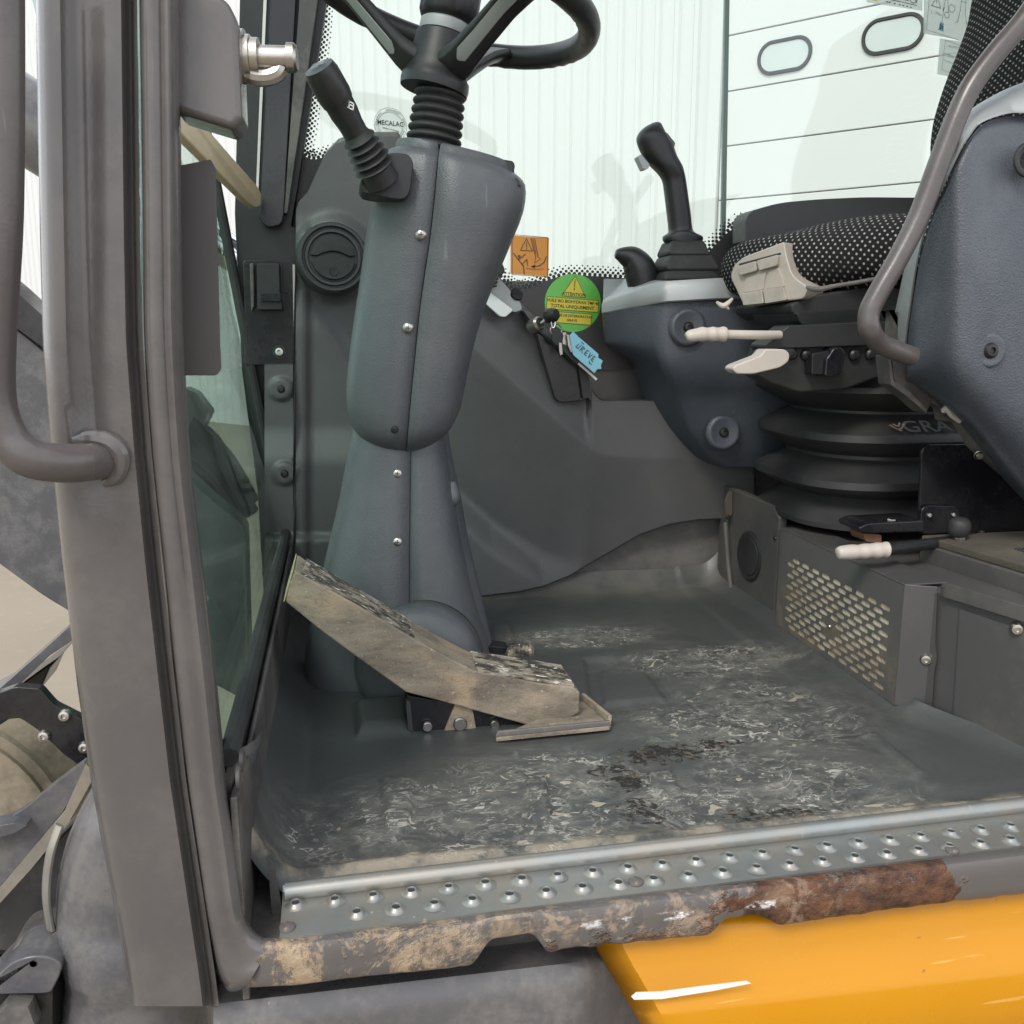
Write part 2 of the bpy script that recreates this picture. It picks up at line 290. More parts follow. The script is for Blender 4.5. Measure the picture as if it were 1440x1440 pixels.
# ---------------------------------------------------------------- object helpers
W = {}                                           # world translation of each object (nothing parented is rotated)
def link(o, parent=None, pos=(0, 0, 0)):
    COL.objects.link(o); pos = Vector(pos); W[o.name] = pos
    if parent is not None: o.parent = parent; o.location = pos-W[parent.name]
    else: o.location = pos
    return o
def tag(o, label, cat=None, group=None, kind=None):
    if label: o['label'] = label
    if cat: o['category'] = cat
    if group: o['group'] = group
    if kind: o['kind'] = kind
    return o
def thing(name, loc, label, cat, group=None):
    o = bpy.data.objects.new(name, None); o.empty_display_size = .05
    link(o, None, loc); return tag(o, label, cat, group)
def mesh(name, vs, fs, mat, parent=None, smooth=True, angle=35, bevel=0, seg=2, solid=0, sub=0, uvs=None, off=-1, fidx=None, recalc=True):
    me = bpy.data.meshes.new(name); me.from_pydata([tuple(v) for v in vs], [], fs)
    ml = mat if isinstance(mat, (list, tuple)) else [mat]
    for m in ml: me.materials.append(M[m] if isinstance(m, str) else m)
    if fidx: me.polygons.foreach_set('material_index', fidx)
    if uvs:
        ul = me.uv_layers.new(name='UVMap')
        for lp in me.loops: ul.data[lp.index].uv = uvs[lp.vertex_index]
    if recalc:
        bm = bmesh.new(); bm.from_mesh(me); bmesh.ops.recalc_face_normals(bm, faces=bm.faces); bm.to_mesh(me); bm.free()
    me.polygons.foreach_set('use_smooth', [smooth]*len(me.polygons))
    if smooth and not bevel and not sub: me.set_sharp_from_angle(angle=R_(angle))
    me.update(); o = bpy.data.objects.new(name, me); link(o, parent)
    if solid:
        s = o.modifiers.new('s', 'SOLIDIFY'); s.thickness = solid; s.offset = off
    if bevel:
        b = o.modifiers.new('b', 'BEVEL'); b.width = bevel; b.segments = seg; b.limit_method = 'ANGLE'; b.angle_limit = R_(angle); b.use_clamp_overlap = True
        wn = o.modifiers.new('w', 'WEIGHTED_NORMAL'); wn.keep_sharp = False
    if sub:
        s = o.modifiers.new('u', 'SUBSURF'); s.levels = s.render_levels = sub
    return o
def grid_faces(nr, nc, closed=False):
    f = []
    for r in range(nr-1):
        for c in range(nc if closed else nc-1):
            d = (c+1) % nc; f.append((r*nc+c, r*nc+d, (r+1)*nc+d, (r+1)*nc+c))
    return f
def loft(name, rows, mat, parent=None, closed=False, caps=False, uv=False, **k):
    nr, nc = len(rows), len(rows[0]); vs = [Vector(p) for r in rows for p in r]; fs = grid_faces(nr, nc, closed); uvs = None
    if caps: fs += [tuple(range(nc)), tuple(range((nr-1)*nc, nr*nc))]
    if uv:
        uvs = []; mid = nc//2
        vacc = [0]
        for r in range(1, nr): vacc.append(vacc[-1]+(vs[r*nc+mid]-vs[(r-1)*nc+mid]).length)
        for r in range(nr):
            u = 0; us = [0]
            for c in range(1, nc): u += (vs[r*nc+c]-vs[r*nc+c-1]).length; us.append(u)
            uvs += [(a-us[mid], vacc[r]) for a in us]
    return mesh(name, vs, fs, mat, parent, uvs=uvs, **k)
def rnd(pts, r, n=4):
    """round the corners of a 2-D polygon; r is a number or one per corner"""
    out = []; N = len(pts)
    for i, p in enumerate(pts):
        p = Vector(p); a = Vector(pts[i-1]); b = Vector(pts[(i+1) % N]); q = r[i] if isinstance(r, (list, tuple)) else r
        if q <= 0: out.append(tuple(p)); continue
        q = min(q, (a-p).length*.49, (b-p).length*.49); s = p+(a-p).normalized()*q; e = p+(b-p).normalized()*q
        for j in range(n+1):
            t = j/n; out.append(tuple(s*(1-t)**2+p*2*t*(1-t)+e*t*t))
    return out
def prism3(name, front, dv, mat, parent=None, bevel=0, **k):
    n = len(front); dv = Vector(dv); vs = [Vector(p) for p in front]+[Vector(p)+dv for p in front]
    fs = [tuple(range(n)), tuple(range(2*n-1, n-1, -1))]+[(i, (i+1) % n, n+(i+1) % n, n+i) for i in range(n)]
    return mesh(name, vs, fs, mat, parent, bevel=bevel, **k)
def prism(name, pts, Y, depth, mat, parent=None, bevel=0, r=0, **k):
    if r: pts = rnd(pts, r)
    return prism3(name, [A(x, y, Y) for x, y in pts], (0, depth, 0), mat, parent, bevel, **k)
def crom(P, n=8, closed=False):
    P = [Vector(p) for p in P]; out = []; N = len(P)
    rng = range(N if closed else N-1)
    g = (lambda i: P[i % N]) if closed else (lambda i: P[max(0, min(N-1, i))])
    for i in rng:
        a, b, c, d = g(i-1), g(i), g(i+1), g(i+2)
        for j in range(n):
            t = j/n; out.append(.5*((2*b)+(c-a)*t+(2*a-5*b+4*c-d)*t*t+(3*b-a-3*c+d)*t**3))
    if not closed: out.append(P[-1])
    return out
def tube(name, pts, rad, mat, parent=None, n=14, k=6, closed=False, flat=1.0, **kw):
    """swept round bar; rad number or list (one per control point)"""
    rr = rad if isinstance(rad, (list, tuple)) else [rad]*len(pts)
    P4 = crom([(*Vector(p), r) for p, r in zip(pts, rr)], k, closed) if False else None
    C = crom(pts, k, closed); Rr = [v.x for v in crom([(r, 0, 0) for r in rr], k, closed)]
    rows = []; up = None
    for i, p in enumerate(C):
        a = C[i-1] if (i > 0 or closed) else p; b = C[(i+1) % len(C)] if (i < len(C)-1 or closed) else p
        t = (b-a).normalized()
        if up is None: up = t.orthogonal().normalized()
        up = (up-t*up.dot(t)).normalized(); s = t.cross(up)
        rows.append([p+(up*math.cos(q)*flat+s*math.sin(q))*max(Rr[i], 1e-5) for q in [2*math.pi*j/n for j in range(n)]])
    if closed: rows.append(rows[0])
    return loft(name, rows, mat, parent, closed=True, caps=not closed, **kw)
def basis(axis):
    z = Vector(axis).normalized(); x = z.orthogonal().normalized() if abs(z.z) < .9 else Vector((1, 0, 0))
    x = (x-z*x.dot(z)).normalized(); return x, z.cross(x), z
def lathe(name, prof, org, axis, mat, parent=None, n=32, angle=35, **k):
    x, y, z = basis(axis); org = Vector(org)
    rows = [[org+z*h+(x*math.cos(q)+y*math.sin(q))*max(r, 1e-5) for q in [2*math.pi*j/n for j in range(n)]] for r, h in prof]
    return loft(name, rows, mat, parent, closed=True, caps=True, angle=angle, **k)
def box(name, c, s, mat, parent=None, rot=(0, 0, 0), bevel=.002, **k):
    from mathutils import Euler
    m = Euler(rot).to_matrix(); c = Vector(c)
    q = [Vector((a*s[0]/2, b*s[1]/2, d*s[2]/2)) for a in (-1, 1) for b in (-1, 1) for d in (-1, 1)]
    vs = [c+m @ p for p in q]; fs = [(0, 1, 3, 2), (4, 6, 7, 5), (0, 4, 5, 1), (2, 3, 7, 6), (0, 2, 6, 4), (1, 5, 7, 3)]
    return mesh(name, vs, fs, mat, parent, bevel=bevel, **k)
def put(proto, parent, pos, axis=(0, 0, 1), name=None, scale=1.0):
    """a copy (shared mesh) of a small prototype whose own axis is +Z"""
    o = proto.copy()
    if name: o.name = name
    link(o, parent, pos); o.rotation_euler = Vector(axis).to_track_quat('Z', 'Y').to_euler(); o.scale = (scale,)*3
    return o
def proto_mesh(name, parts):
    """parts: list of (verts, faces, material); returns unlinked object"""
    vs, fs, mi, ml = [], [], [], []
    for v, f, m in parts:
        if m not in ml: ml.append(m)
        k = len(vs); vs += [tuple(p) for p in v]; fs += [tuple(i+k for i in q) for q in f]; mi += [ml.index(m)]*len(f)
    me = bpy.data.meshes.new(name); me.from_pydata(vs, [], fs)
    for m in ml: me.materials.append(M[m])
    me.polygons.foreach_set('material_index', mi); me.polygons.foreach_set('use_smooth', [True]*len(fs))
    bm = bmesh.new(); bm.from_mesh(me); bmesh.ops.recalc_face_normals(bm, faces=bm.faces); bm.to_mesh(me); bm.free()
    me.set_sharp_from_angle(angle=R_(35))
    return bpy.data.objects.new(name, me)
def lat(prof, n=20):
    vs = [Vector((r*math.cos(2*math.pi*j/n), r*math.sin(2*math.pi*j/n), h)) for r, h in prof for j in range(n)]
    return vs, grid_faces(len(prof), n, True)
def bx(c, s):
    q = [Vector((c[0]+a*s[0]/2, c[1]+b*s[1]/2, c[2]+d*s[2]/2)) for a in (-1, 1) for b in (-1, 1) for d in (-1, 1)]
    return q, [(0, 1, 3, 2), (4, 6, 7, 5), (0, 4, 5, 1), (2, 3, 7, 6), (0, 2, 6, 4), (1, 5, 7, 3)]
def text(body, org, u, v, size, mat, parent, align='CENTER', bold=0., depth=.00015, name='lettering', sx=1.0):
    cu = bpy.data.curves.new('t', 'FONT'); cu.body = body; cu.align_x = align; cu.align_y = 'CENTER'; cu.size = 1; cu.offset = bold; cu.extrude = 0; cu.resolution_u = 3
    o = bpy.data.objects.new('t', cu); COL.objects.link(o); dg = bpy.context.evaluated_depsgraph_get(); dg.update()
    me = bpy.data.meshes.new_from_object(o.evaluated_get(dg)); bpy.data.objects.remove(o); bpy.data.curves.remove(cu)
    u = Vector(u).normalized(); v = Vector(v).normalized(); n = u.cross(v)
    for q in me.vertices: q.co = Vector(org)+u*q.co.x*size*sx+v*q.co.y*size+n*depth
    me.name = name; me.materials.clear(); me.materials.append(M[mat]); o = bpy.data.objects.new(name, me); return link(o, parent)
def strokes(name, lines, org, u, v, wd, mat, parent, lift=.0004, fills=()):
    """flat printed line art: polylines in (u, v) metres around org"""
    u = Vector(u).normalized(); v = Vector(v).normalized(); n = u.cross(v); vs, fs = [], []; org = Vector(org)
    P = lambda q: org+u*q[0]+v*q[1]+n*lift
    for ln in lines:
        wq = wd
        if isinstance(ln, tuple) and isinstance(ln[0], (float, int)): wq, ln = ln[0], ln[1]
        for a, b in zip(ln, ln[1:]):
            a, b = Vector(a), Vector(b); d = (b-a)
            if d.length < 1e-9: continue
            d.normalize(); s = Vector((-d.y, d.x))*wq/2; a = a-d*wq*.3; b = b+d*wq*.3; k = len(vs)
            vs += [P(a+s), P(a-s), P(b-s), P(b+s)]; fs.append((k, k+1, k+2, k+3))
    for f in fills:
        k = len(vs); vs += [P(q) for q in f]; fs.append(tuple(range(k, k+len(f))))
    return mesh(name, vs, fs, mat, parent, smooth=False, recalc=False)
def circ(c, r, n=20): return [(c[0]+r*math.cos(2*math.pi*i/n), c[1]+r*math.sin(2*math.pi*i/n)) for i in range(n+1)]
def interp(tab, x):
    if x <= tab[0][0]: return tab[0][1]
    for (a, b), (c, d) in zip(tab, tab[1:]):
        if x <= c: return b+(d-b)*(x-a)/(c-a)
    return tab[-1][1]
def sstep(a, b, x):
    t = max(0., min(1., (x-a)/(b-a))); return t*t*(3-2*t)
def sdpoly(p, poly):
    """signed distance to polygon, positive inside (pixels)"""
    x, y = p; ins = False; d = 1e9; n = len(poly)
    for i in range(n):
        (x1, y1), (x2, y2) = poly[i-1], poly[i]
        if (y1 > y) != (y2 > y) and x < (x2-x1)*(y-y1)/(y2-y1)+x1: ins = not ins
        dx, dy = x2-x1, y2-y1; t = max(0, min(1, ((x-x1)*dx+(y-y1)*dy)/(dx*dx+dy*dy+1e-9))); d = min(d, math.hypot(x-x1-t*dx, y-y1-t*dy))
    return d if ins else -d
# small shared hardware, modelled about +Z
SCREW = proto_mesh('screw', [(*lat([(.0001, .0042), (.003, .0040), (.0056, .0029), (.0072, .001), (.0074, -.002)]), 'steel'), (*bx((0, 0, .0041), (.0062, .0013, .0008)), 'ink'), (*bx((0, 0, .00412), (.0013, .0062, .0008)), 'ink')])
BLKSCREW = proto_mesh('screw', [(*lat([(.0001, .002), (.003, .002), (.0034, .0045), (.0062, .004), (.0085, .001), (.0092, -.002)]), 'black')])
BOLT = proto_mesh('bolt', [(*lat([(.0001, .002), (.0028, .002), (.0032, .005), (.006, .0045), (.0078, .0015), (.008, -.003)]), 'steel')])
HEX = proto_mesh('bolt', [(*lat([(.0001, .006), (.0075, .006), (.0083, .005), (.0083, 0)], 6), 'steel'), (*lat([(.0105, .0015), (.0115, .0008), (.0115, -.002)]), 'steel')])
TOCAM = (-.05, -1, .1)
# ================================================================= YARD AND BUILDING
GZ = -1.24
gs = [(-60, -30, GZ), (60, -30, GZ), (60, 70, GZ), (-60, 70, GZ)]
tag(mesh('ground', gs, [(0, 1, 2, 3)], 'ground', smooth=False), 'pale concrete yard around the machine', None, None, 'structure')
WP = AZ(345, 598, GZ); WD = Vector((-.656, .755, 0)).normalized(); WN = Vector((-WD.y, WD.x, 0))
if WN.dot(Vector((0, -1, 0))) < 0: WN = -WN
def wall_at(px, py, off=0.):
    r = ray(px, py); P0 = WP+WN*off; t = (P0-CAM).dot(WN)/r.dot(WN); return CAM+r*t
def ws(P): return (P-WP).dot(WD)                 # distance along the wall, positive to the left
bld = thing('warehouse', WP, 'white metal clad warehouse with a sectional door, seen through the green cab glass', 'building')
s_door = ws(wall_at(1004, 200)); z_eave = 8.5
# corrugated sheets: trapezoid ribs every 0.25 m
prof = []; s = s_door+.06
while s < s_door+62:
    prof += [(s, 0), (s+.15, 0), (s+.175, .032), (s+.225, .032)]; s += .25
vs = []; 
for s, d in prof: q = WP+WD*s+WN*d; vs += [(q.x, q.y, GZ), (q.x, q.y, z_eave)]
fs = [(2*i, 2*i+2, 2*i+3, 2*i+1) for i in range(len(prof)-1)]
mesh('cladding', vs, fs, 'clad', bld, smooth=False, recalc=False)
def wbox(name, s0, s1, z0, z1, d0, d1, mat, par, bevel=0):
    c = WP+WD*((s0+s1)/2)+WN*((d0+d1)/2); 
    return box(name, (c.x, c.y, (z0+z1)/2), (s1-s0, d1-d0, z1-z0), mat, par, rot=(0, 0, math.atan2(WD.y, WD.x)), bevel=bevel)
wbox('door_jamb', s_door-.08, s_door+.06, GZ, z_eave, -.05, .06, 'clad', bld)
# pieces of the door seen: section lines read at px 1200
zl = []
for py in (345, 262, 183, 99, 12): zl.append(wall_at(1210, py).z)
pitch = (zl[-1]-zl[0])/4; zbase = zl[0]
rows = [zbase+pitch*k for k in range(-3, 9)]
for a, b in zip(rows, rows[1:]):
    if b > GZ: wbox('door_section', s_door-9.5, s_door-.09, max(a, GZ)+.006, b-.006, -.03, .012, 'door', bld, .008)
wbox('door_backing', s_door-9.5, s_door-.09, GZ, rows[-1], -.07, -.031, 'joint', bld)
for x0, y0, x1, y1 in ((1071, 101, 1138, 54), (1218, 73, 1296, 22)):
    pa, pb = wall_at(x0, (y0+y1)/2+6), wall_at(x1, (y0+y1)/2-8); sa, sb = sorted((ws(pa), ws(pb))); zc = (wall_at((x0+x1)/2, y0-8).z+wall_at((x0+x1)/2, y1+10).z)/2; hz = .135
    def rr(g, d, n=8):
        o = []; a, b, h = sa-g, sb+g, hz+g; r = .13+g
        for cx, cz, q0 in ((b-r, zc+h-r, 0), (a+r, zc+h-r, 90), (a+r, zc-h+r, 180), (b-r, zc-h+r, 270)):
            for j in range(n+1):
                q = R_(q0+90*j/n); P = WP+WD*(cx+r*math.cos(q))+WN*d; o.append(Vector((P.x, P.y, cz+r*math.sin(q))))
        return o
    fr = loft('window_frame', [rr(.040, .013), rr(.035, .035), rr(.008, .035), rr(0, .02)], 'ink', bld, closed=True)
    o_ = rr(0, .021); mesh('pane', o_, [tuple(range(len(o_)))], 'pane', fr, smooth=False)
wbox('roof_edge', s_door-9.5, s_door+62, z_eave, z_eave+.3, -.4, .15, 'clad', bld)

# ================================================================= THE CAB SHELL
cab = thing('excavator_cab', (0, 0, 0), 'open grey excavator cab with door post at left and perforated step plate along its sill', 'excavator cab')
# ---- door post: folded sheet column, rows (py, left px, groove px, right px)
YP = -.105
prow = [(-60, 49, 176, 250), (0, 50, 177, 250), (160, 53, 179, 251), (330, 56, 181, 253), (480, 60, 184, 256), (640, 72, 196, 265), (800, 89, 212, 283), (960, 108, 230, 303),
        (1100, 128, 246, 314), (1200, 146, 261, 324), (1300, 165, 276, 318), (1380, 179, 288, 303), (1415, 186, 292, 300)]
prow = [(y, *[interp([(r[0], r[k]) for r in prow], y) for k in (1, 2, 3)]) for y in list(range(-60, 1416, 25))+[1415]]
rows = []
for y, l, g, r in prow:
    f = sstep(560, 760, y); wl = g-l
    pts = [(l+12, .10), (l+2, .03), (l, .012), (l+4, .001), (l+11, -.007), (l+19, -.011), (l+.27*wl, -.013), (l+.40*wl, -.013+.009*(1-f)), (l+.56*wl, -.013+.009*(1-f)), (l+.75*wl, -.013), (g-7, -.011), (g-3, -.004), (g+1, .006), (g+6, .007), (g+10, -.001), (g+16, -.007)]
    rows.append([A(x, y, YP+d) for x, d in pts])
for dz, ins in ((.004, .03), (.008, .10)):
    b0 = rows[-1]; cxm = (b0[1].x+b0[-1].x)/2; rows.append([Vector((p.x+(cxm-p.x)*ins, p.y+dz, p.z-.004)) for p in b0])
rows.append([Vector((p.x, .0, p.z)) for p in rows[-1]])
post = loft('door_post', rows, 'paint', cab, angle=70)
# ---- inner flange of the post that turns the corner into the sill
path = [((192, -60), (252, -60)), ((193, 0), (252, 0)), ((198, 330), (255, 330)), ((200, 480), (258, 480)), ((211, 640), (267, 640)), ((228, 800), (285, 800)), ((244, 960), (304, 960)), ((260, 1100), (318, 1100)), ((270, 1170), (328, 1165)),
        ((277, 1220), (335, 1215)), ((286, 1280), (340, 1258)), ((296, 1330), (346, 1288)), ((306, 1372), (356, 1306)), ((322, 1394), (370, 1316)), ((345, 1390), (387, 1319))]
rows = []
for (x0, y0), (x1, y1) in path:
    d = [(0, .0075), (.06, -.004), (.18, -.010), (.40, -.010), (.55, -.006), (.72, -.009), (.88, -.004), (.97, .006), (1.0, .03), (1.02, .085)]
    rows.append([A(x0+(x1-x0)*t, y0+(y1-y0)*t, YP+e) for t, e in d])
sm = []
for c in range(len(rows[0])): sm.append(crom([r[c] for r in rows], 4))
loft('door_frame', [list(z) for z in zip(*sm)], 'paint', cab, angle=75)
# ---- sill beam with rusted-out notches along its lower edge
bot = [(343, 1389), (420, 1385), (500, 1374), (600, 1365), (668, 1356), (676, 1342), (684, 1322), (752, 1311), (760, 1326), (768, 1341), (800, 1333), (900, 1324), (960, 1318), (1003, 1313), (1012, 1300), (1020, 1290), (1076, 1287), (1083, 1298), (1103, 1300), (1277, 1275), (1440, 1257), (1700, 1222)]
top = [(343, 1321), (385, 1318), (1440, 1190), (1700, 1158)]
rows = []
xs = sorted(set([343]+list(range(350, 1700, 5))))
for x in xs:
    yt = interp(top, x)+(3 if x > 400 else 0); yb = sum(interp(bot, x+k) for k in (-9, -6, -3, 0, 3, 6, 9))/7+2.6*noise.noise((x*.045, 3, 0))*(1 if x > 620 else .3); row = []
    h = yb-yt
    for t, d in ((0, .045), (0, .004), (.05, -.004), (.16, -.010), (.32, -.0125), (.55, -.012), (.8, -.011), (.97, -.010), (1, -.006), (1, .0), (.96, .004)):
        row.append(A(x, yt+h*t, -.104+d+.010*sstep(385, 335, x)))
    rows.append(row)
loft('sill', rows, 'sill', cab, angle=50)
# dark cavity wall behind the notches
box('floor_pan', (.6, .40, -.024), (1.42, .98, .016), 'frame_dark', cab, bevel=0)
box('sill_backing', (.62, -.03, -.056), (1.46, .02, .066), 'frame_dark', cab, bevel=0)
# ---- tread plate on the sill
tp = link(bpy.data.objects.new('tread_plate', bpy.data.meshes.new('tread_plate')), cab)
c0, c1 = AZ(393, 1317, .002), AZ(1440, 1188, .002); dirx = (c1-c0).normalized(); diry = Vector((-dirx.y, dirx.x, 0)); WT = .066
DH = []                                          # hole centres
a, b = AZ(416, 1272, .002), AZ(1421, 1162, .002); a2, b2 = AZ(502, 1284, .002), AZ(1421, 1181, .002)
for i in range(28): DH.append(a+(b-a)*(i/21))
for i in range(27): DH.append(a2+(b2-a2)*(i/19))
tp_vs = []; L_ = 1.25
prof = [(0, -.004), (0, 0), (WT, 0), (WT+.004, .004)]
vs = []
for s in (0, L_):
    for d, z in prof: q = c0+dirx*s+diry*d; vs.append((q.x, q.y, .001+z))
bm = bmesh.new(); vv = [bm.verts.new(v) for v in vs]
for i in range(3): bm.faces.new((vv[i], vv[i+4], vv[i+5], vv[i+1]))
bm.to_mesh(tp.data); bm.free(); tp.data.materials.append(M['galv'])
DIM = proto_mesh('dimple', [(*lat([(.0108, -.0003), (.0086, .0006), (.0064, .0022), (.0052, .0037), (.0045, .0041), (.0038, .0037), (.0035, .0024), (.0035, -.0002)], 22), 'galv'), (*lat([(.0036, .0027), (.0001, .0027)], 14), 'ink')])
for i, p in enumerate(DH): put(DIM, tp, (p.x, p.y, .0012), (random.uniform(-.06, .06), random.uniform(-.06, .06), 1), scale=random.uniform(.9, 1.0))
RIV = proto_mesh('rivet', [(*lat([(.0001, .003), (.005, .0028), (.008, .001), (.0085, -.001)]), 'sill')])
for x, y in ((404, 1303), (894, 1239), (1339, 1195)): put(RIV, tp, AZ(x, y, .0022), scale=.85)
# rolled edge bar along the inside
e0, e1 = AZ(401, 1254, .006), AZ(1440, 1132, .006)
tube('edge_bar', [e0, e0+(e1-e0)*.5, e1, e1+(e1-e0)*.4], .0085, 'galv', cab, n=16)
prism3('end_plate', [A(*p, -.05) for p in rnd([(376, 1205), (384, 1212), (399, 1288), (388, 1292), (382, 1285)], 3)], (0, .004, 0), 'frame_dark', cab, .001)
# ---- yellow body side under the sill
yb = thing('body_panel', A(1150, 1440, -.1), 'glossy yellow steel body panel with a white scratch, below the right half of the sill', 'body panel')
xl = [(1265, 828), (1330, 838), (1345, 842), (1370, 858), (1400, 875), (1440, 897), (1520, 935)]
bands = [(-60, .03, 0), (-18, -.002, 0), (0, -.006, 0), (28, -.012, 1), (42, -.016, 1), (75, -.030, 1), (92, -.038, 1), (104, -.041, 1), (150, -.043, 1), (240, -.043, 1)]
rows = []
for dy, d, k in bands:
    y_at = 1336+dy; x_l = interp(xl, y_at); row = []
    for t in [i/24 for i in range(25)]:
        x = x_l+(1720-x_l)*t; y = 1336+dy-(x-840)*(.118 if not k else .112)
        row.append(A(x, y, -.088+d+.03*max(0, 1-(t/.03))**2))
    rows.append(row)
loft('panel_skin', rows, 'yellow', yb, angle=60, solid=.004, off=1)
pts = [(888, 1402), (892, 1406), (930, 1405), (1000, 1394), (1056, 1383), (1050, 1380), (990, 1387), (930, 1395), (895, 1396)]
# the scratch lies on the panel skin: flat sliver of bared primer
prism3('scratch', [A(x, y, -.1325) for x, y in pts], (0, .001, 0), 'white', yb, 0)
# ---- grey fairing between post and yellow panel
fa = thing('lower_fairing', A(600, 1440, -.07), 'scuffed dark grey body fairing under the muddy end of the sill', 'fairing')
rows = []
for dy, d in ((-40, .06), (0, .02), (14, .0), (30, -.006), (60, -.012), (130, -.014), (200, -.012)):
    rows.append([A(x, 1398+dy-(x-300)*.115, -.082+d+(.04*max(0, (x-800)/70)**2 if x < 885 else .07)) for x in (300, 400, 500, 600, 700, 780, 820, 850, 880, 920, 980)])
loft('fairing_skin', rows, 'fairing', fa, angle=60)

# ---- front window, its frame and lower plate (plane across the nose of the cab)
XW = -.118
def xp(y, z): return Vector((XW, y, z))
def XF(z): return XW-.135*(z-.10)
fw = prism3('front_window', [(XF(.09), -.06, .09), (XF(.09), .872, .09), (XF(1.5), .872, 1.5), (XF(1.5), -.06, 1.5)], (-.005, 0, 0), 'glassd', cab)
pl = [(-.07, -.06), (.90, -.06), (.90, .20), (.862, .20), (.855, .165), (.83, .140), (.10, .132), (.055, .136), (.035, .16), (.03, .30), (-.07, .30)]
pl = [(-.10, -.06), (.90, -.06), (.90, .26), (.868, .25), (.86, .17), (.83, .133), (.06, .118), (.0, .118), (-.03, .122), (-.10, .13)]
prism3('front_lower_plate', [(-.098, y, z) for y, z in rnd(pl, [0, 0, 0, 0, .02, .03, .02, .02, .02, 0])], (-.006, 0, 0), 'frame_dark', cab, .001)
box('window_ledge', (-.1085, .41, .09), (.006, .96, .086), 'frame_dark', cab, bevel=0)
tube('plate_edge', [(-.1, .0, .1195), (-.1, .4, .1265), (-.1, .82, .1335)], .0022, 'kick', cab, n=8)
tube('window_seal', [(XW+.008, -.05, .142), (XW+.008, .12, .142), (XW+.008, .45, .147), (XW+.008, .82, .150), (XW+.004, .855, .18), (XF(.3)+.008, .868, .30), (XF(.7)+.006, .87, .7), (XF(1.2)+.006, .87, 1.2)], .009, 'rubber', cab, n=10)
EMB = proto_mesh('emboss', [(*lat([(.0095, 0), (.0085, .003), (.006, .004), (.0045, .002), (.0035, .004), (.0001, .0045)]), 'frame_dark')])
for x, y in ((333, 1092), (338, 1068)): put(EMB, cab, AX(x, y, -.098), (1, 0, 0))
# ---- far front pillar: slide rail, latch plate
YR = .865
prism('front_pillar', [(338, -40), (466, -40), (410, 318), (426, 322), (425, 515), (382, 520), (395, 720), (425, 720), (425, 860), (372, 860), (362, 690), (340, 520), (330, 300)], YR+.02, .03, 'black', cab, .002)
prism('slide_rail', rnd([(383, -40), (418, -40), (399, 300), (397, 316), (375, 321), (363, 306), (366, 285)], [0, 0, 0, 10, 12, 10, 0]), YR-.008, .02, 'blackgloss', cab, .002)
prism('rail_groove', [(372, -40), (377, -40), (363, 285), (359, 285)], YR+.014, .01, 'steel', cab, .0005)
prism('rail_cover', rnd([(424, -40), (452, -40), (404, 300), (399, 300)], 3), YR-.005, .02, 'frame_dark', cab, .002)
lp = prism('latch_plate', rnd([(342, 366), (411, 366), (415, 370), (417, 512), (345, 514)], 3), YR-.004, .012, 'blackgloss', cab, .0015)
prism('plate_edge', [(411.5, 372), (414.5, 372), (416, 510), (413.5, 510)], YR-.0055, .0012, 'steel', lp)
prism('latch_body', rnd([(361, 370), (393, 370), (394, 412), (398, 436), (362, 436)], 3), YR-.035, .03, 'black', lp, .002)
prism('latch_tongue', rnd([(366, 412), (395, 412), (395, 424), (366, 424)], 2), YR-.042, .01, 'blackgloss', lp, .001)
prism('latch_spring', [(351, 370), (357, 370), (358, 430), (353, 440)], YR-.02, .012, 'frame_dark', lp, .002)
put(BOLT, lp, A(393, 495, YR-.005), TOCAM, scale=1.1)
lathe('washer', [(.012, .001), (.0115, .002), (.005, .002)], A(393, 495, YR-.005), (0, -1, 0), 'ink', lp, n=24)
prism('corner_block', rnd([(388, 708), (428, 708), (433, 722), (431, 760), (425, 860), (385, 860)], 6), YR-.03, .04, 'rubber', cab, .003)
prism('corner_strip', [(411, 725), (416, 725), (418, 800), (412, 800)], YR-.034, .004, 'frame_dark', cab, .001)
# ---- hardware on the near post: striker box with pin, flat guard plate, grab handle
sb = prism('striker_box', rnd([(236, -30), (318, -4), (335, 30), (341, 168), (328, 182), (250, 158), (236, 140)], [0, 14, 10, 8, 8, 6, 0]), -.085, .05, 'paint', cab, .006, seg=4)
o = A(338, 80, -.06); ax = Vector((.96, -.1, .0)).normalized()
pn = lathe('striker_pin', [(.0001, 0), (.019, 0), (.019, .004), (.0155, .0045), (.0155, .008), (.0135, .0085), (.0135, .014), (.0085, .0145), (.0085, .034), (.0105, .0345), (.0105, .040), (.0085, .042), (.0001, .042)], o, ax, 'steel', sb, n=28)
tube('striker_loop', [A(343, 92, -.06), A(352, 106, -.062), A(372, 109, -.062), (A(390, 103, -.062)), A(398, 88, -.062)], .0065, 'steel', sb, n=10)
prism('guard_plate', rnd([(250, 233), (296, 224), (303, 236), (309, 480), (311, 520), (304, 528), (250, 528)], [0, 0, 3, 0, 5, 4, 0]), -.055, .003, 'paint_dark', cab, .0006)
yh = -.165
tube('grab_handle', [A(2, -80, yh), A(4, 60, yh), A(3, 300, yh), A(-6, 470, yh), A(-8, 560, yh), A(8, 612, yh), A(38, 642, yh), A(80, 651, yh+.01), A(122, 650, yh+.030), A(152, 647, yh+.062)], [.0125]*4+[.0135]*6, 'rail', cab, n=20, k=8)
tube('weld_bead', [A(104, 619, -.119), A(128, 616, -.122), A(152, 621, -.123), A(167, 635, -.122), A(170, 652, -.121), A(162, 670, -.120), A(146, 680, -.118)], [.003, .006, .0065, .007, .0065, .006, .003], 'paint', cab, n=10)
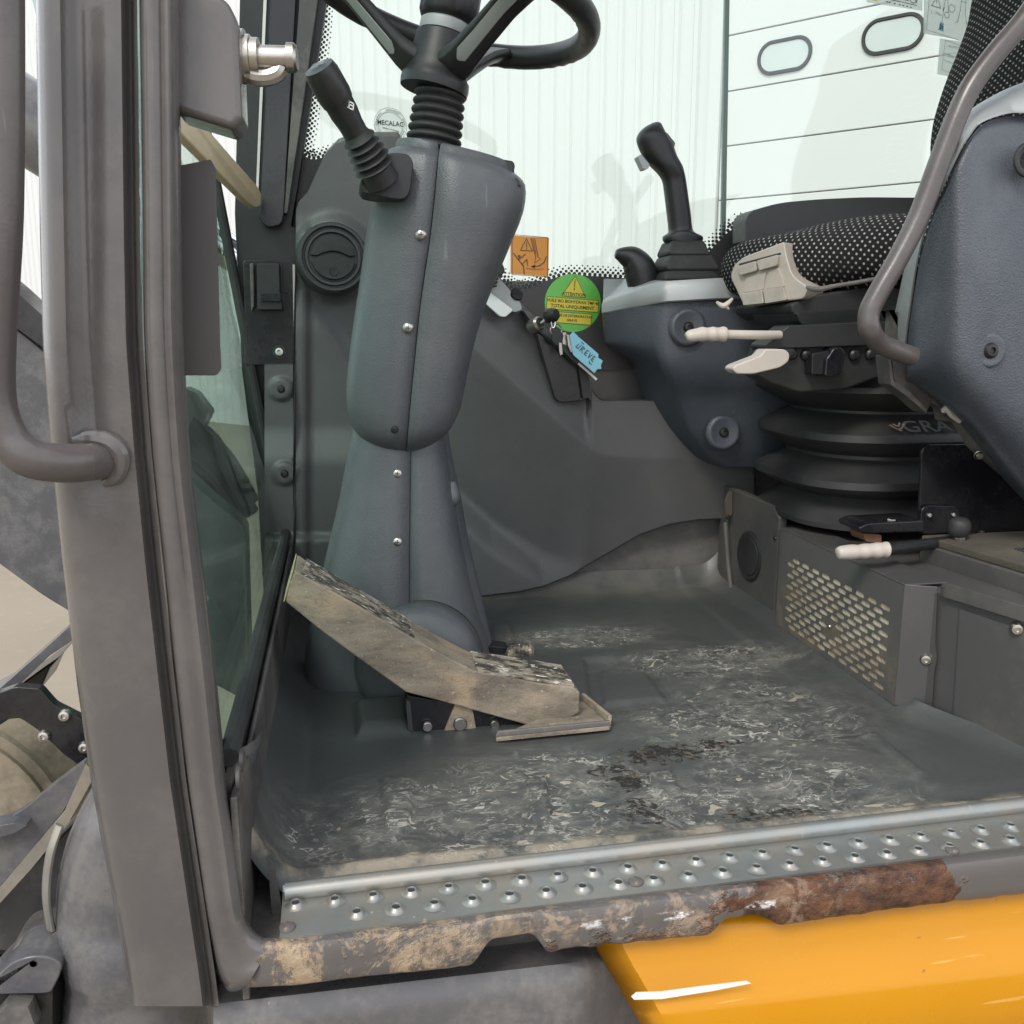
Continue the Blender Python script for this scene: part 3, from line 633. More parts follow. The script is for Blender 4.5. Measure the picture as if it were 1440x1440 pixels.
# ---- far side: glass panes, black frit band with halftone dots
YG = .915
prism('side_window', [(424, -60), (1021, -60), (1012, 520), (424, 520)], YG, .005, 'glass', cab)
prism('rear_side_window', [(1026, -60), (1800, -60), (1800, 520), (1017, 520)], YG+.004, .005, 'glass', cab)
prism('glass_joint', [(1021, -60), (1027, -60), (1017.5, 520), (1012, 520)], YG-.001, .008, plain('dark_green_seal', (.15,.21,.19), .4), cab)
# frit band: flat black print just inside the glass
def cl(a): return crom([(x, y, 0) for x, y in a], 6)
inner = [(456, -60), (452, 40), (440, 120), (432, 180), (427, 205), (428, 218), (440, 224), (455, 221), (480, 214), (540, 205), (640, 330), (690, 375), (712, 400), (728, 408), (745, 405), (770, 394), (800, 387), (850, 389), (900, 392), (960, 390), (1005, 345), (1030, 322), (1060, 312), (1300, 305), (1500, 300)]
inn = [(p.x, p.y) for p in cl(inner)]
vs = []
def outward(i):
    a = inn[max(0, i-1)]; b = inn[min(len(inn)-1, i+1)]; tx, ty = b[0]-a[0], b[1]-a[1]; l = math.hypot(tx, ty); return (-ty/l, tx/l)
for i, (x, y) in enumerate(inn):
    q = A(x, y, YG-.0012); vs.append(q); far = A(x-30, y, YG-.0012) if i < 28 else A(x, 520, YG-.0012); vs.append(far)
band = mesh('window_border', vs, [(2*i, 2*i+2, 2*i+3, 2*i+1) for i in range(len(inn)-1)], plain('dark_ceramic_frit', (.052, .048, .049), .5, var=.05, grain=0), cab, smooth=False)
vs, fs = [], []
acc = 0; step = 7.2
seglen = [math.dist(inn[i], inn[i+1]) for i in range(len(inn)-1)]
for row, (off, rad) in enumerate(((2.0, 2.7), (5.9, 2.2), (9.8, 1.7), (13.6, 1.2))):
    t = (row % 2)*step/2; i = 0; a0 = 0
    while i < len(seglen):
        if t > a0+seglen[i]: a0 += seglen[i]; i += 1; continue
        k = (t-a0)/seglen[i]; x = inn[i][0]+(inn[i+1][0]-inn[i][0])*k; y = inn[i][1]+(inn[i+1][1]-inn[i][1])*k; nx, ny = outward(i)
        if x < 1290:
            b0 = len(vs)
            for j in range(8):
                q = 2*math.pi*j/8; vs.append(A(x-nx*off+rad*math.cos(q), y-ny*off+rad*math.sin(q), YG-.0012))
            fs.append(tuple(range(b0, b0+8)))
        t += step
tag(mesh('frit_dots', vs, fs, 'ink', cab, smooth=False), None, None, None, 'stuff')
# ---- far side wall below the glass and the moulded trim in front of it
prism('side_wall', [(415, 395), (1800, 395), (1800, 880), (415, 880)], .918, .02, 'kick', cab)
topx = [(372, 512), (413, 511), (414, 300), (420, 282), (432, 270), (448, 235), (460, 212), (476, 196), (500, 187), (560, 186), (600, 260), (640, 335), (668, 366), (690, 384), (735, 428), (770, 465), (800, 502), (838, 556), (846, 562), (1060, 562)]
botx = [(372, 875), (640, 850), (672, 838), (730, 831), (765, 823), (800, 809), (850, 780), (900, 751), (940, 737), (980, 730), (1060, 727)]
def dline(x, y, a, b):                            # signed pixel distance to line a->b, positive below/left
    dx, dy = b[0]-a[0], b[1]-a[1]; l = math.hypot(dx, dy); return (dx*(y-a[1])-dy*(x-a[0]))/l
def relief(x, y):
    p = .0
    # long crease running down from the dash: a soft ridge, falling away on both sides
    yk = interp([(560, 396), (645, 470), (780, 588), (808, 612), (828, 629), (846, 638), (880, 642), (1060, 644)], x); sl = .75 if x < 815 else .75+.25*sstep(815, 850, x)
    d1 = (y-yk)*sl; e = math.sqrt(d1*d1+14)-3.7; lg = sstep(822, 832, x)
    p += max(0, .050-e*(.00050*(1-lg)+.00004*lg if d1 < 0 else .00030*(1-.4*sstep(850, 1000, x))))*sstep(560, 660, x)*(1-.5*sstep(930, 1040, x))
    yc = interp([(560, 610), (620, 672), (690, 738), (760, 782), (850, 806), (1000, 812)], x); p += .026*sstep(-14, 46, y-yc)*sstep(880, 740, x)
    # shroud round the air vent and column shoulder
    dv = math.hypot(x-468, (y-363)*.93); p += .016*sstep(64, 44, dv)
    d4 = dline(x, y, (448, 430), (560, 620)); p += .018*sstep(-14, 14, d4)*sstep(640, 500, x)*sstep(395, 470, y)
    d5 = dline(x, y, (470, 235), (520, 360)); p += .016*sstep(10, -12, d5)*sstep(300, 420, 700-x)*sstep(200, 240, y)*sstep(330, 280, y)
    p += .014*sstep(440, 426, x)*sstep(300, 330, y)
    # screw bosses and lower step
    for bx_, by_ in ((395, 547), (400, 666)): p += .007*sstep(19, 13, math.hypot(x-bx_, y-by_))
    p += .016*sstep(748, 762, y)*sstep(560, 430, x)
    return p
nx_, ny_ = 172, 150; vs = []
colsx = [372+(1060-372)*i/nx_ for i in range(nx_+1)]
for x in colsx:
    t, b = interp(topx, x), interp(botx, x); row = [A(x, t-1, .905), A(x, t, .880-relief(x, t+2)*.6)]
    for j in range(ny_+1):
        y = t+2+(b-t-2)*j/ny_; row.append(A(x, y, .876-relief(x, y)))
    y = b; row += [A(x, b+1.5, .881-relief(x, y)*.7), A(x, b+1.5, .905)]
    vs.append(row)
sp = loft('side_trim', vs, 'trim', cab, angle=60)
for x, y in ((395, 547), (400, 666)): put(BLKSCREW, sp, A(x, y, .8755-relief(x, y)), TOCAM, scale=.75)
prism('kick_panel', [(600, 722), (1019, 722), (1016, 850), (600, 860)], .893, .012, 'kick', cab, .002)
prism('kick_seam', [(1019, 700), (1029, 690), (1026, 735), (1020, 800), (1018, 850), (1014, 850)], .880, .01, plain('rusty_bracket', (.16,.115,.08), .7, var=.4, vs=60), cab, .002)
# air vent
vc = A(468, 363, .832)
av = lathe('air_vent', [(.062, -.02), (.060, .004), (.056, .010), (.0525, .010), (.051, .003), (.048, .003), (.0465, .008), (.0425, .008), (.041, .002), (.0001, .002)], vc, (.1, -1, .12), plain('dark_vent_plastic', (.045,.047,.048), .5, grain=.08), sp, n=48)
VU, VV = Vector((1, .1, 0)).normalized(), Vector((-.0, .12, 1)).normalized(); vn = VU.cross(VV)
def disc(f, d): return [vc+VU*x+VV*y+vn*d for x, y in f]
up = [(.037*math.cos(R_(q)), .037*math.sin(R_(q))) for q in range(5, 180, 10)]+[(-.036+.072*i/8, .014*math.sin(math.pi*i/8)-.003) for i in range(1, 8)]
prism3('flap', disc(up, .0085), -vn*.006, 'rubber', av, .001)
lo = [(-.037+.074*i/10, .012*math.sin(math.pi*i/10)-.007) for i in range(11)]+[(.037*math.cos(R_(q)), .037*math.sin(R_(q))) for q in range(-12, -170, -10)]
prism3('flap', disc(lo, .010), -vn*.006, 'rubber', av, .001)
lathe('flap_button', [(.008, -.002), (.0075, .0014), (.0001, .001)], vc+VV*-.024+vn*.010, vn, 'black', av, n=18)
# dash top strip, label plate and key switch bay
prism('dash_cap', rnd([(664, 372), (700, 388), (732, 425), (735, 436), (722, 440), (690, 412), (664, 395)], 4), .83, .06, 'silver', cab, .004)
prism('dash_label', rnd([(664, 398), (678, 402), (722, 436), (711, 446), (703, 445), (664, 410)], 3), .815, .01, 'pale', cab, .002)
lathe('dash_button', [(.013, 0), (.012, .004), (.007, .005), (.0001, .004)], A(726, 414, .835), (.3, -.8, .5), 'black', cab, n=20)
prism('dash_edge', rnd([(735, 436), (744, 438), (800, 492), (832, 540), (832, 565), (760, 470)], 3), .83, .05, 'trim', cab, .004)
prism('switch_bay', rnd([(754, 467), (763, 472), (817, 511), (828, 552), (826, 562), (790, 566), (781, 562)], [4, 3, 4, 6, 5, 8, 6]), .822, .03, 'blackgloss', cab, .003)
prism('switch_cover', rnd([(812, 506), (828, 528), (831, 558), (820, 562)], 4), .812, .02, 'black', cab, .002)
prism('bay_rail', [(757, 466), (768, 471), (818, 514), (815, 520)], .818, .006, 'black', cab, .001)
# ================================================================= FLOOR MAT
mt_poly = dict(
    pad=[([(537,1098),(580,1098),(575,1165),(560,1178),(545,1175)], .006, 2), ([(738,1098),(768,1095),(776,1150),(747,1156)], .006, 2), ([(912,1090),(942,1085),(965,1130),(935,1142)], .006, 2),
         ([(822,926),(915,924),(962,990),(832,1003)], -.006, 3), ([(845,940),(905,938),(935,980),(850,988)], .005, 3), ([(500,996),(508,990),(572,985),(576,1032),(505,1036)], .013, 8),
         ([(692,882),(718,880),(722,906),(694,908)], .006, 3), ([(1090,1050),(1230,1035),(1300,1095),(1120,1130)], .004, 4)])
PLN = [AZ(1280, 1012, 0), AZ(1440, 1066, 0)]
def xr(y):
    y0 = PLN[0].y
    if y >= y0: return .722
    d = (PLN[1]-PLN[0]); return PLN[0].x+d.x*(y-y0)/d.y
def dlin(x, y, a, b): dx, dy = b[0]-a[0], b[1]-a[1]; return -(dx*(y-a[1])-dy*(x-a[0]))/math.hypot(dx, dy)
nyf, nxf = 215, 205; rows = []
for j in range(nyf+1):
    y = -.036+(.885+.036)*j/nyf; X1 = xr(y)+.012; X0 = -.104; row = []
    for i in range(nxf+1):
        x = X0+(X1-X0)*i/nxf; z = 0.
        dl = x-X0; dr = X1-x; db = .885-y
        z += .058*max(0, 1-dl/.05)**1.8; z += (.015+.011*sstep(.12, .30, y))*max(0, 1-dr/.045)**2.2; z += .035*max(0, 1-db/.045)**2
        z += .006*math.exp(-((y+.012)/.009)**2)-.010*sstep(-.022, -.036, y)
        z += .0016*noise.noise((x*9, y*9, 0))
        if 0 < dl-.03 and y > -.02:
            p = pr((x, y, 0))
            for q, h, s in mt_poly['pad']:
                if abs(p[0]-q[0][0]) < 260 and abs(p[1]-q[0][1]) < 160: z += h*sstep(-s, s, sdpoly(p, q))
        p0 = pr((x, y, 0)); z += .0045*sstep(-4, 4, dlin(p0[0], p0[1], (1000, 862), (1236, 1056)))*sstep(.0, .03, y)
        if dl < .004: z -= .004
        row.append((x, y, z))
    row.insert(0, (X0-.006, y, row[0][2]-.012)); row.insert(0, (X0-.006, y, .0)); rows.append(row)
fm = loft('floor_mat', rows, 'mat', None, angle=80)
tag(fm, 'dark rubber cab floor mat scuffed and flecked with dried pale mud', 'floor mat')

# ================================================================= STEERING COLUMN
YC = .50
sc_ = thing('steering_column', A(570, 940, YC), 'blue grey steering column with black wheel, seam down the cowl and screws along it', 'steering column')
def half(rows, seam, hd, side, e=2.6, n=16, yc=YC, proud=0., gap=.0005):
    """half of a rounded box cowl, split at the seam pixel column; rows = (lx, ly, rx, ry)"""
    out = []
    for k, (lx, ly, rx, ry) in enumerate(rows):
        l, r = A(lx, ly, yc), A(rx, ry, yc); c = (l+r)/2; hx = (r.x-l.x)/2; d = hd[k] if isinstance(hd, list) else hd
        ym = (ly+ry)/2; sx = A(interp(seam, ym), ym, yc-d).x+(gap if side > 0 else -gap)
        cx = max(-.92, min(.92, (sx-c.x)/hx)); ts = math.copysign(abs(cx)**(e/2), cx); a_s = -math.acos(ts)     # front is -Y
        a0 = math.pi/2; a1 = (a_s+2*math.pi if side < 0 else a_s)
        row = []
        for i in range(n+1):
            a = a0+(a1-a0)*i/n; ca, sa = math.cos(a), math.sin(a)
            x = math.copysign(abs(ca)**(2/e), ca); y = math.copysign(abs(sa)**(2/e), sa)
            row.append(Vector((c.x+hx*x, yc+(d+proud)*y, l.z+(r.z-l.z)*(x+1)/2)))
        out.append(row)
    return out
def cap(rows, up, amt=.012, yc=YC):
    r0 = rows[0 if up else -1]; c = sum(r0, Vector())/len(r0); c.y = yc; s = 1 if up else -1
    a = [c+(p-c)*.975+Vector((0, 0, s*amt*.6)) for p in r0]; b = [c+(p-c)*.93+Vector((0, 0, s*amt*.9)) for p in r0]; d = [c+(p-c)*.05+Vector((0, 0, s*amt)) for p in r0]
    return [d, b, a]+rows if up else rows+[a, b, d]
up = [(556, 210, 722, 250), (537, 222, 736, 266), (523, 282, 733, 302), (514, 335, 714, 350), (506, 395, 692, 402), (499, 440, 676, 445), (491, 500, 661, 500), (487, 548, 652, 545), (489, 580, 645, 575), (499, 606, 633, 600), (518, 622, 617, 616), (543, 632, 598, 628)]
seam_u = [(200, 621), (330, 607), (430, 591), (560, 577), (640, 570)]
hd = [.066, .078, .084, .082, .079, .077, .075, .073, .071, .066, .055, .04]
UPc = half(up, seam_u, hd, -1); UPr = half(up, seam_u, hd, 1, proud=.0018)
def smooth_rows(rows, k=3): return [list(z) for z in zip(*[crom([r[c] for r in rows], k) for c in range(len(rows[0]))])]
uc = loft('upper_cowl', cap(cap(smooth_rows(UPc), True), False), 'cowl', sc_, angle=55, solid=.003, off=-1)
ur = loft('upper_cowl', cap(cap(smooth_rows(UPr), True), False), 'cowl', sc_, angle=55, solid=.003, off=-1)
lo = [(500, 590, 624, 588), (494, 612, 626, 612), (487, 645, 629, 645), (477, 700, 637, 700), (462, 765, 648, 760), (447, 830, 662, 825), (436, 880, 675, 868), (429, 920, 684, 900), (430, 957, 690, 928)]
seam_l = [(560, 577), (640, 577), (830, 575), (950, 574)]
hl = [.05, .056, .06, .066, .074, .082, .088, .09, .09]
lc = loft('lower_cowl', smooth_rows(half(lo, seam_l, hl, -1, e=2.8, yc=.515)), 'cowl', sc_, angle=55, solid=.003, off=-1)
lr = loft('lower_cowl', smooth_rows(half(lo, seam_l, hl, 1, e=2.8, yc=.515, proud=-.0012)), 'cowl', sc_, angle=55, solid=.003, off=-1)
# inner tube of the column hides the gap
tube('column_core', [A(575, 960, .52), A(575, 640, .52), A(612, 215, .5)], .03, 'black', sc_, n=12)
# rear rib cover at the right
rb = [(600, 606, 632, 606), (605, 650, 639, 648), (612, 700, 650, 698), (622, 760, 660, 756), (632, 820, 674, 815), (640, 880, 687, 872), (645, 920, 694, 905)]
rows = []
for lx, ly, rx, ry in rb:
    l, r = A(lx, ly, .54), A(rx, ry, .54); rows.append([Vector((r.x-.05, .62, r.z)), Vector((r.x-.006, .60, r.z)), Vector((r.x, .575, r.z)), Vector((r.x-.001, .55, r.z)), Vector((r.x-.008, .53, r.z)), Vector((r.x-.03, .52, r.z)), Vector((r.x-.06, .52, r.z))])
loft('rear_rib', smooth_rows(rows), 'cowl', sc_, angle=70)
tube('rib_boss', [A(634, 690, .50)+Vector((0, 0, .012)), A(636, 700, .495), A(634, 712, .50)], [.009, .012, .006], 'cowl', sc_, n=12)
# round pivot cover at the foot
pc = A(590, 925, .42); prof = [(.0001, .036), (.03, .0355), (.055, .033), (.072, .028), (.083, .019), (.0885, .008), (.0895, -.03)]
lathe('pivot_cover', prof, pc+Vector((.0, .0, -.010)), (-.06, -1, .16), 'cowl', sc_, n=56, angle=70)
lathe('cover_shadow_gap', [(.0915, .000), (.0925, -.004), (.0925, -.03)], pc+Vector((.0, .0, -.010)), (-.06, -1, .16), 'ink', sc_, n=56)
for k, (x, y, d) in enumerate(((592, 330, .4165), (574, 461, .4225), (559, 666, .4565), (559, 762, .4455))):
    put(SCREW, uc if k < 2 else lc, A(x, y, d), (-.05, -1, -.05 if k < 2 else .12), scale=1.0)
put(BLKSCREW, uc, A(555, 604, .433), (-.05, -1, -.1), scale=.62)
# bellows, hub and wheel
AXD = Vector((.16, .0, 1)).normalized(); B0 = A(608, 214, .5); bl = (A(622, 128, .5)-B0).length
prof = [(.020, -.02)]
for i in range(7):
    h = bl*i/7; R0 = .0385-.0035*i/6
    prof += [(R0-.006, h), (R0-.001, h+bl*.035), (R0, h+bl*.065), (R0-.001, h+bl*.095), (R0-.006, h+bl*.125)]
prof.append((.03, bl)); lathe('gaiter', prof, B0, AXD, 'rubber', sc_, n=40, angle=80)
wc = A(634, 2, .5); hb = A(624, 128, .5)
AXW = Vector((.22, .0, 1)).normalized(); Lh = (wc-hb).dot(AXW); HB = wc-AXW*Lh
wheel = lathe('steering_wheel', [(.030, -.004), (.0455, -.004), (.0465, .004), (.0455, .012), (.042, .016), (.040, .03), (.037, .066), (.030, .070), (.0001, .070)], HB, AXW, 'black', sc_, n=44)
lathe('hub_ring', [(.0335, .069), (.0345, .074), (.0345, .082), (.031, .085)], HB, AXW, 'silver', wheel, n=40)
kr = []
x_, y_, z_ = basis(AXW)
for r, h, fl in ((.030, .084, 0), (.036, .087, .0), (.039, .094, .001), (.0395, .11, .003), (.0385, .135, .0035), (.034, .15, .002), (.02, .155, 0), (.0001, .156, 0)):
    kr.append([HB+z_*h+(x_*math.cos(q)+y_*math.sin(q))*(r-fl*max(0, math.cos(9*q))**3) for q in [2*math.pi*j/72 for j in range(72)]])
loft('hub_knob', kr, 'black', wheel, closed=True, caps=True, angle=60)
RW = .188; rim = []
for i in range(97):
    q = 2*math.pi*i/96; er = x_*math.cos(q)+y_*math.sin(q); row = []
    for j in range(18):
        a = 2*math.pi*j/18; rr = .0150
        d = er*(math.cos(a)*rr)+z_*(math.sin(a)*rr*1.12)
        if math.sin(a) < -.1 or math.cos(a) < -.3: d *= 1-.16*max(0, math.sin(q*44))**2*max(0, -math.sin(a)*.8-math.cos(a)*.3)
        row.append(wc+er*RW+d)
    rim.append(row)
loft('wheel_rim', rim, 'black', wheel, closed=True, angle=70)
def spoke(q, sg, wid=.040):
    er = x_*math.cos(R_(q))+y_*math.sin(R_(q)); s = z_.cross(er)*sg
    T = [(.026, -.088, 1.2, .036), (.05, -.080, 1.08, .034), (.09, -.052, .92, .029), (.13, -.024, .9, .025), (.165, -.006, 1.0, .022), (.186, -.002, 1.25, .020)]
    sec = lambda t: [interp([(k[0], k[i]) for k in T], t) for i in (1, 2, 3)]
    S = [(-1, .5), (-1, -.5), (-.8, -.92), (-.4, -1.03), (-.05, -1.0), (.93, -.12), (1, .05), (1, .5), (.8, .95), (-.8, .95)]
    def row(t, pts, off=0.):
        hz, ww, th = sec(t); c = wc+er*t+z_*hz; hw = wid/2*ww; h = th/2; fn = (s*h*.9+z_*-hw*1.0).normalized()
        return [c+s*a*hw+z_*b*h+fn*o for a, b, o in [(*p, 0) if len(p) == 2 else p for p in pts]]
    rows = [row(.026+.16*i/16, S) for i in range(17)]
    sp_ = loft('spoke', rows, 'black', wheel, closed=True, caps=True, angle=40)
    L = lambda u, o: (-.05+.98*u, -1.0+.88*u, o)
    rows = []
    for i in range(19):
        t = .060+.1*i/18; k = min(1, 3.2*math.sqrt(min(i, 18-i)/18)+.25); m = .5
        rows.append(row(t, [L(m-.40*k, -.001), L(m-.37*k, .0016), L(m-.12*k, .0024), L(m+.12*k, .0024), L(m+.37*k, .0016), L(m+.40*k, -.001)]))
    loft('spoke_inlay', rows, 'silver', sp_, angle=50)
# angles measured in the wheel's own frame
for q, sg in ((-62, -1), (58, -1), (178, 1)): spoke(q, sg)
# indicator stalk on the left
st = prism('stalk_box', rnd([(505, 262), (512, 236), (548, 214), (574, 216), (582, 228), (577, 270), (570, 281), (556, 281), (510, 272)], [4, 8, 8, 8, 8, 8, 8, 8, 6]), .405, .06, 'black', sc_, .006, seg=3)
PB = A(533, 246, .40); PT = A(447, 92, .335); dv = (PT-PB); 
bo = []
for i, r in enumerate((.020, .0265, .0185, .0255, .0175, .024, .0165, .0225, .0155, .021, .0165, .015)): bo.append((r, .008+i*.0046))
lathe('stalk_gaiter', [(.022, -.01)]+bo, PB, dv, 'rubber', sc_, n=28, angle=40)
lv = lathe('stalk_lever', [(.0150, .05), (.0155, .07), (.0175, .085), (.0185, .13), (.0190, dv.length-.045), (.0192, dv.length-.044), (.0205, dv.length-.036), (.0200, dv.length-.01), (.0180, dv.length-.002), (.0001, dv.length)], PB, dv, 'black', sc_, n=30)
ux, uy, uz = basis(dv); pg = PT+dv.normalized()*.0006; vv_ = Vector((0, 0, 1)); vv_ = (vv_-uz*vv_.dot(uz)).normalized(); hh = vv_.cross(uz)
strokes('pictogram', [[(-.010, .002), (-.004, .006), (.008, .004)], [(-.009, -.002), (-.003, .001), (.009, 0)], [(-.006, -.006), (.004, -.004)]], pg, hh, vv_, .0016, 'inkgrey', lv)
sd_ = A(492, 147, .335); strokes('pictogram', [[(-.006, .004), (.004, .002), (.005, -.005), (-.004, -.003), (-.006, .004)], [(-.004, .001), (.004, -.001)], [(-.002, .004), (0, -.004)]], A(492, 147, .343), (1, 0, -.2), (.3, 0, 1), .0012, 'white', lv)
# rocker switch on the slanted top right
rk = prism('rocker_switch', rnd([(688, 236), (690, 226), (697, 222), (722, 226), (725, 232), (721, 252), (712, 252)], 3), .45, .05, 'black', sc_, .003)
prism('switch_bezel', rnd([(658, 228), (690, 234), (728, 251), (734, 262), (722, 258), (690, 244)], 2), .44, .09, 'black', sc_, .002)

# second switch lever behind the column
kl = thing('dash_lever', A(690, 390, .82), 'small black ribbed lever knob peeping out behind the column above the dash', 'lever')
prism('lever_knob', rnd([(684, 372), (696, 361), (708, 372), (711, 382), (705, 388), (686, 384)], 5), .80, .04, 'black', kl, .005)
for i in range(4): prism('lever_rib', rnd([(680, 385+i*5), (702-i, 385+i*5), (702-i, 388.5+i*5), (680, 388.5+i*5)], 1), .80, .03, 'rubber', kl, .001)

# ================================================================= FOOT PEDAL
YP1 = .272; PD = .078
fp = thing('foot_pedal', A(720, 1040, .3), 'mud-caked rocker foot pedal bent in the middle, rising to the left above its metal tray', 'pedal')
side = [(401, 846), (406, 822), (414, 801), (424, 808), (500, 850), (588, 902), (640, 930), (668, 944), (712, 952), (760, 961), (806, 966), (816, 974), (815, 1003), (806, 1008), (760, 1022), (748, 1022), (690, 1006), (637, 991), (571, 974), (520, 938), (456, 891)]
pb = prism('pedal_body', side, YP1, PD, 'pedal', fp, .0025, angle=30)
# tread strips on top, slightly proud, with grooves
def toppt(x, y, t, h=.0015): q = A(x, y, YP1); return Vector((q.x, q.y+PD*t, q.z+h))
def strip(a, b, t0, t1, h, mat, name='tread_rib'):
    p = [toppt(*a, t0, h), toppt(*b, t0, h), toppt(*b, t1, h), toppt(*a, t1, h)]
    return prism3(name, p, (0, 0, -.004), mat, pb, .0008)
for i in range(9): strip((424+i*.5, 808.5), (584, 899.5), .04+i*.105, .04+i*.105+.085, .0024, 'tread')
for i in range(11): strip((672, 945), (808, 966), .02+i*.088, .02+i*.088+.068, .0026, 'tread')
prism3('end_grain', [toppt(414, 801, 0, .0003)+Vector((-.001, 0, 0)), toppt(414, 801, 1, .0003)+Vector((-.001, 0, 0)), toppt(401, 846, 1, 0)+Vector((-.001, 0, 0)), toppt(401, 846, 0, 0)+Vector((-.001, 0, 0))], (-.001, 0, 0), 'wood', pb)
prism('pedal_bracket', rnd([(572, 978), (640, 990), (735, 1015), (738, 1034), (600, 1034), (578, 1030)], 2), YP1+.012, .05, 'blackgloss', fp, .001)
prism('pivot_wedge', rnd([(640, 990), (664, 994), (671, 1033), (623, 1033)], 2), YP1+.008, .06, 'pedal', fp, .002)
BR = proto_mesh('pivot_bolt', [(*lat([(.0001, .003), (.006, .003), (.0072, .0015), (.0075, -.004)]), 'steel')])
for x, y, s in ((647, 1018, 1.25), (601, 1022, .9), (696, 1019, .85)): put(BR, fp, A(x, y, YP1+.007), (0, -1, 0), scale=s)
trp = [(697, 1037), (857, 1021), (860, 1016), (822, 984), (780, 1000)]
def tz(x, y): return AZ(x, y, .010)
tr_ = mesh('pedal_tray', [tz(*p) for p in trp]+[tz(x, y)+Vector((0, 0, -.006)) for x, y in trp], [(0, 1, 2, 3, 4), (9, 8, 7, 6, 5)]+[(i, (i+1) % 5, 5+(i+1) % 5, 5+i) for i in range(5)], 'pedal', fp, bevel=.001)
prism3('tray_lip', [tz(697, 1037), tz(858, 1021), tz(858, 1021)+Vector((0, 0, .007)), tz(700, 1036)+Vector((0, 0, .007))], (0, .004, 0), plain('worn_tray_metal', (.16,.15,.145), .4, .5, var=.3, vs=40, dust=.4, dcol=(.3,.25,.2)), fp, .001)
prism3('tray_lip', [tz(860, 1016), tz(822, 984), tz(822, 984)+Vector((0, 0, .010)), tz(861, 1014)+Vector((0, 0, .008))], (-.005, 0, 0), 'pedal', fp, .001)
prism('pedal_slot', [(571, 985), (577, 987), (581, 1029), (574, 1026)], YP1+.005, .03, 'ink', fp)
p2 = thing('heel_pad', A(730, 920, .55), 'small ridged pedal tip lying behind the bend of the big pedal', 'pedal tip')
lathe('ridged_pad', [(.010, 0)]+[(.0125+.0015*(i % 2), .003+i*.0032) for i in range(12)]+[(.008, .044)], A(712, 916, .545), (1, .1, -.1), 'tread', p2, n=18)
prism('pad_arm', rnd([(686, 908), (716, 911), (716, 922), (688, 922)], 3), .55, .03, 'black', p2, .003)

# ================================================================= FAR JOYSTICK CONSOLE
jc = thing('joystick_console', A(960, 655, .8), 'navy grey joystick console with silver top on the far side of the seat', 'console')
rows = []
JR = [(441, 846, 425, 931, 421), (450, 846.5, 434, 931, 432), (470, 848, 460, 930, 458), (484, 850, 485, 931, 485), (494, 862, 503, 933, 503), (505, 884, 520, 936, 520), (530, 896, 540, 944, 540), (560, 907, 562, 953, 562), (600, 930, 602, 970, 602), (628, 955, 630, 988, 630), (645, 976, 646, 1003, 648), (655, 1004, 656, 1020, 657)]
for i, (yl, xl_, yc_, xc, yr) in enumerate(JR):
    yb_ = .86; ylf = .835 if i < 5 else .84
    if i >= 4: ylf = .85
    fY = .712 if i < 5 else .712+.10*sstep(4, 11, i)
    l, c, r = A(xl_, yl, ylf), A(xc, yc_, fY), A(1110, yr, .70 if i < 5 else .70+.08*sstep(5, 11, i))
    row = [Vector((l.x+.02, yb_, l.z)), Vector((l.x+.002, ylf+.005, l.z)), l+Vector((.004, -.006, 0)), l+(c-l)*.3, l+(c-l)*.85, l+(c-l)*.95+Vector((0, 0, 0)), c+(r-c)*.05, c+(r-c)*.15, c+(r-c)*.6, r]
    rows.append(row)
loft('console_body', smooth_rows(rows, 3), 'console', jc, angle=80)
tops = [(846, 441), (847, 424), (856, 412), (880, 402), (929, 394), (1010, 391), (1110, 391)]
low_ = [(846, 441), (888, 432), (931, 425), (1010, 420), (1110, 417)]
ft = [(846, 441, .834), (890, 432, .772), (926, 425.5, .714), (940, 424, .703), (1010, 420, .698), (1110, 417, .695)]
rows = [[A(x, y+1, Y) for x, y, Y in ft], [A(x, y-1, Y-.003) for x, y, Y in ft], [A(x, y-12-(x > 880)*7, Y-.001) for x, y, Y in ft], [A(x+(2 if x < 880 else 0), y-18-(x > 880)*9-(x > 900)*2, Y+.006) for x, y, Y in ft], [Vector((A(x, y, Y).x+(.01 if x < 930 else 0), .86, A(1010, 391, .80).z)) for x, y, Y in ft]]
loft('console_top', rows, 'silver', jc, angle=50)
put(BLKSCREW, jc, A(853, 432, .828), (-.6, -1, 0), scale=.45)
for x, y, Y in ((968, 460, .701), (1018, 608, .752)):
    c = A(x, y, Y)
    lathe('screw_recess', [(.033, -.004), (.031, .0005), (.0275, .003), (.024, .0026), (.016, -.0005), (.0001, -.001)], c, (-.02, -1, .05), 'console', jc, n=36, angle=80)
    put(BLKSCREW, jc, c+Vector((0, -.0005, 0)), TOCAM, scale=1.05)
js = thing('joystick', A(958, 385, .77), 'black joystick with curved grip standing on the silver console top', 'joystick')
def bootrow(l, r, y, Y, d): a, b = A(l, y, Y), A(r, y, Y); return [(a.x, Y-d, a.z), (b.x, Y-d, b.z), (b.x, Y+d, b.z), (a.x, Y+d, a.z)]
for k, (q, nm) in enumerate(([[(920, 1000, 396, .05), (924, 996, 388, .048), (932, 988, 378, .04)], 'boot_base'], [[(928, 999, 383, .046), (925, 998, 378, .046), (934, 990, 360, .036)], 'boot_fold'], [[(935, 990, 362, .036), (932, 988, 357, .036), (938, 982, 340, .028)], 'boot_fold'])):
    rows = [bootrow(l, r, y, .775, d) for l, r, y, d in q]; loft(nm, [rnd3 for rnd3 in rows], 'rubber', js, closed=True, caps=True, smooth=True, bevel=.004)
Yj = .772
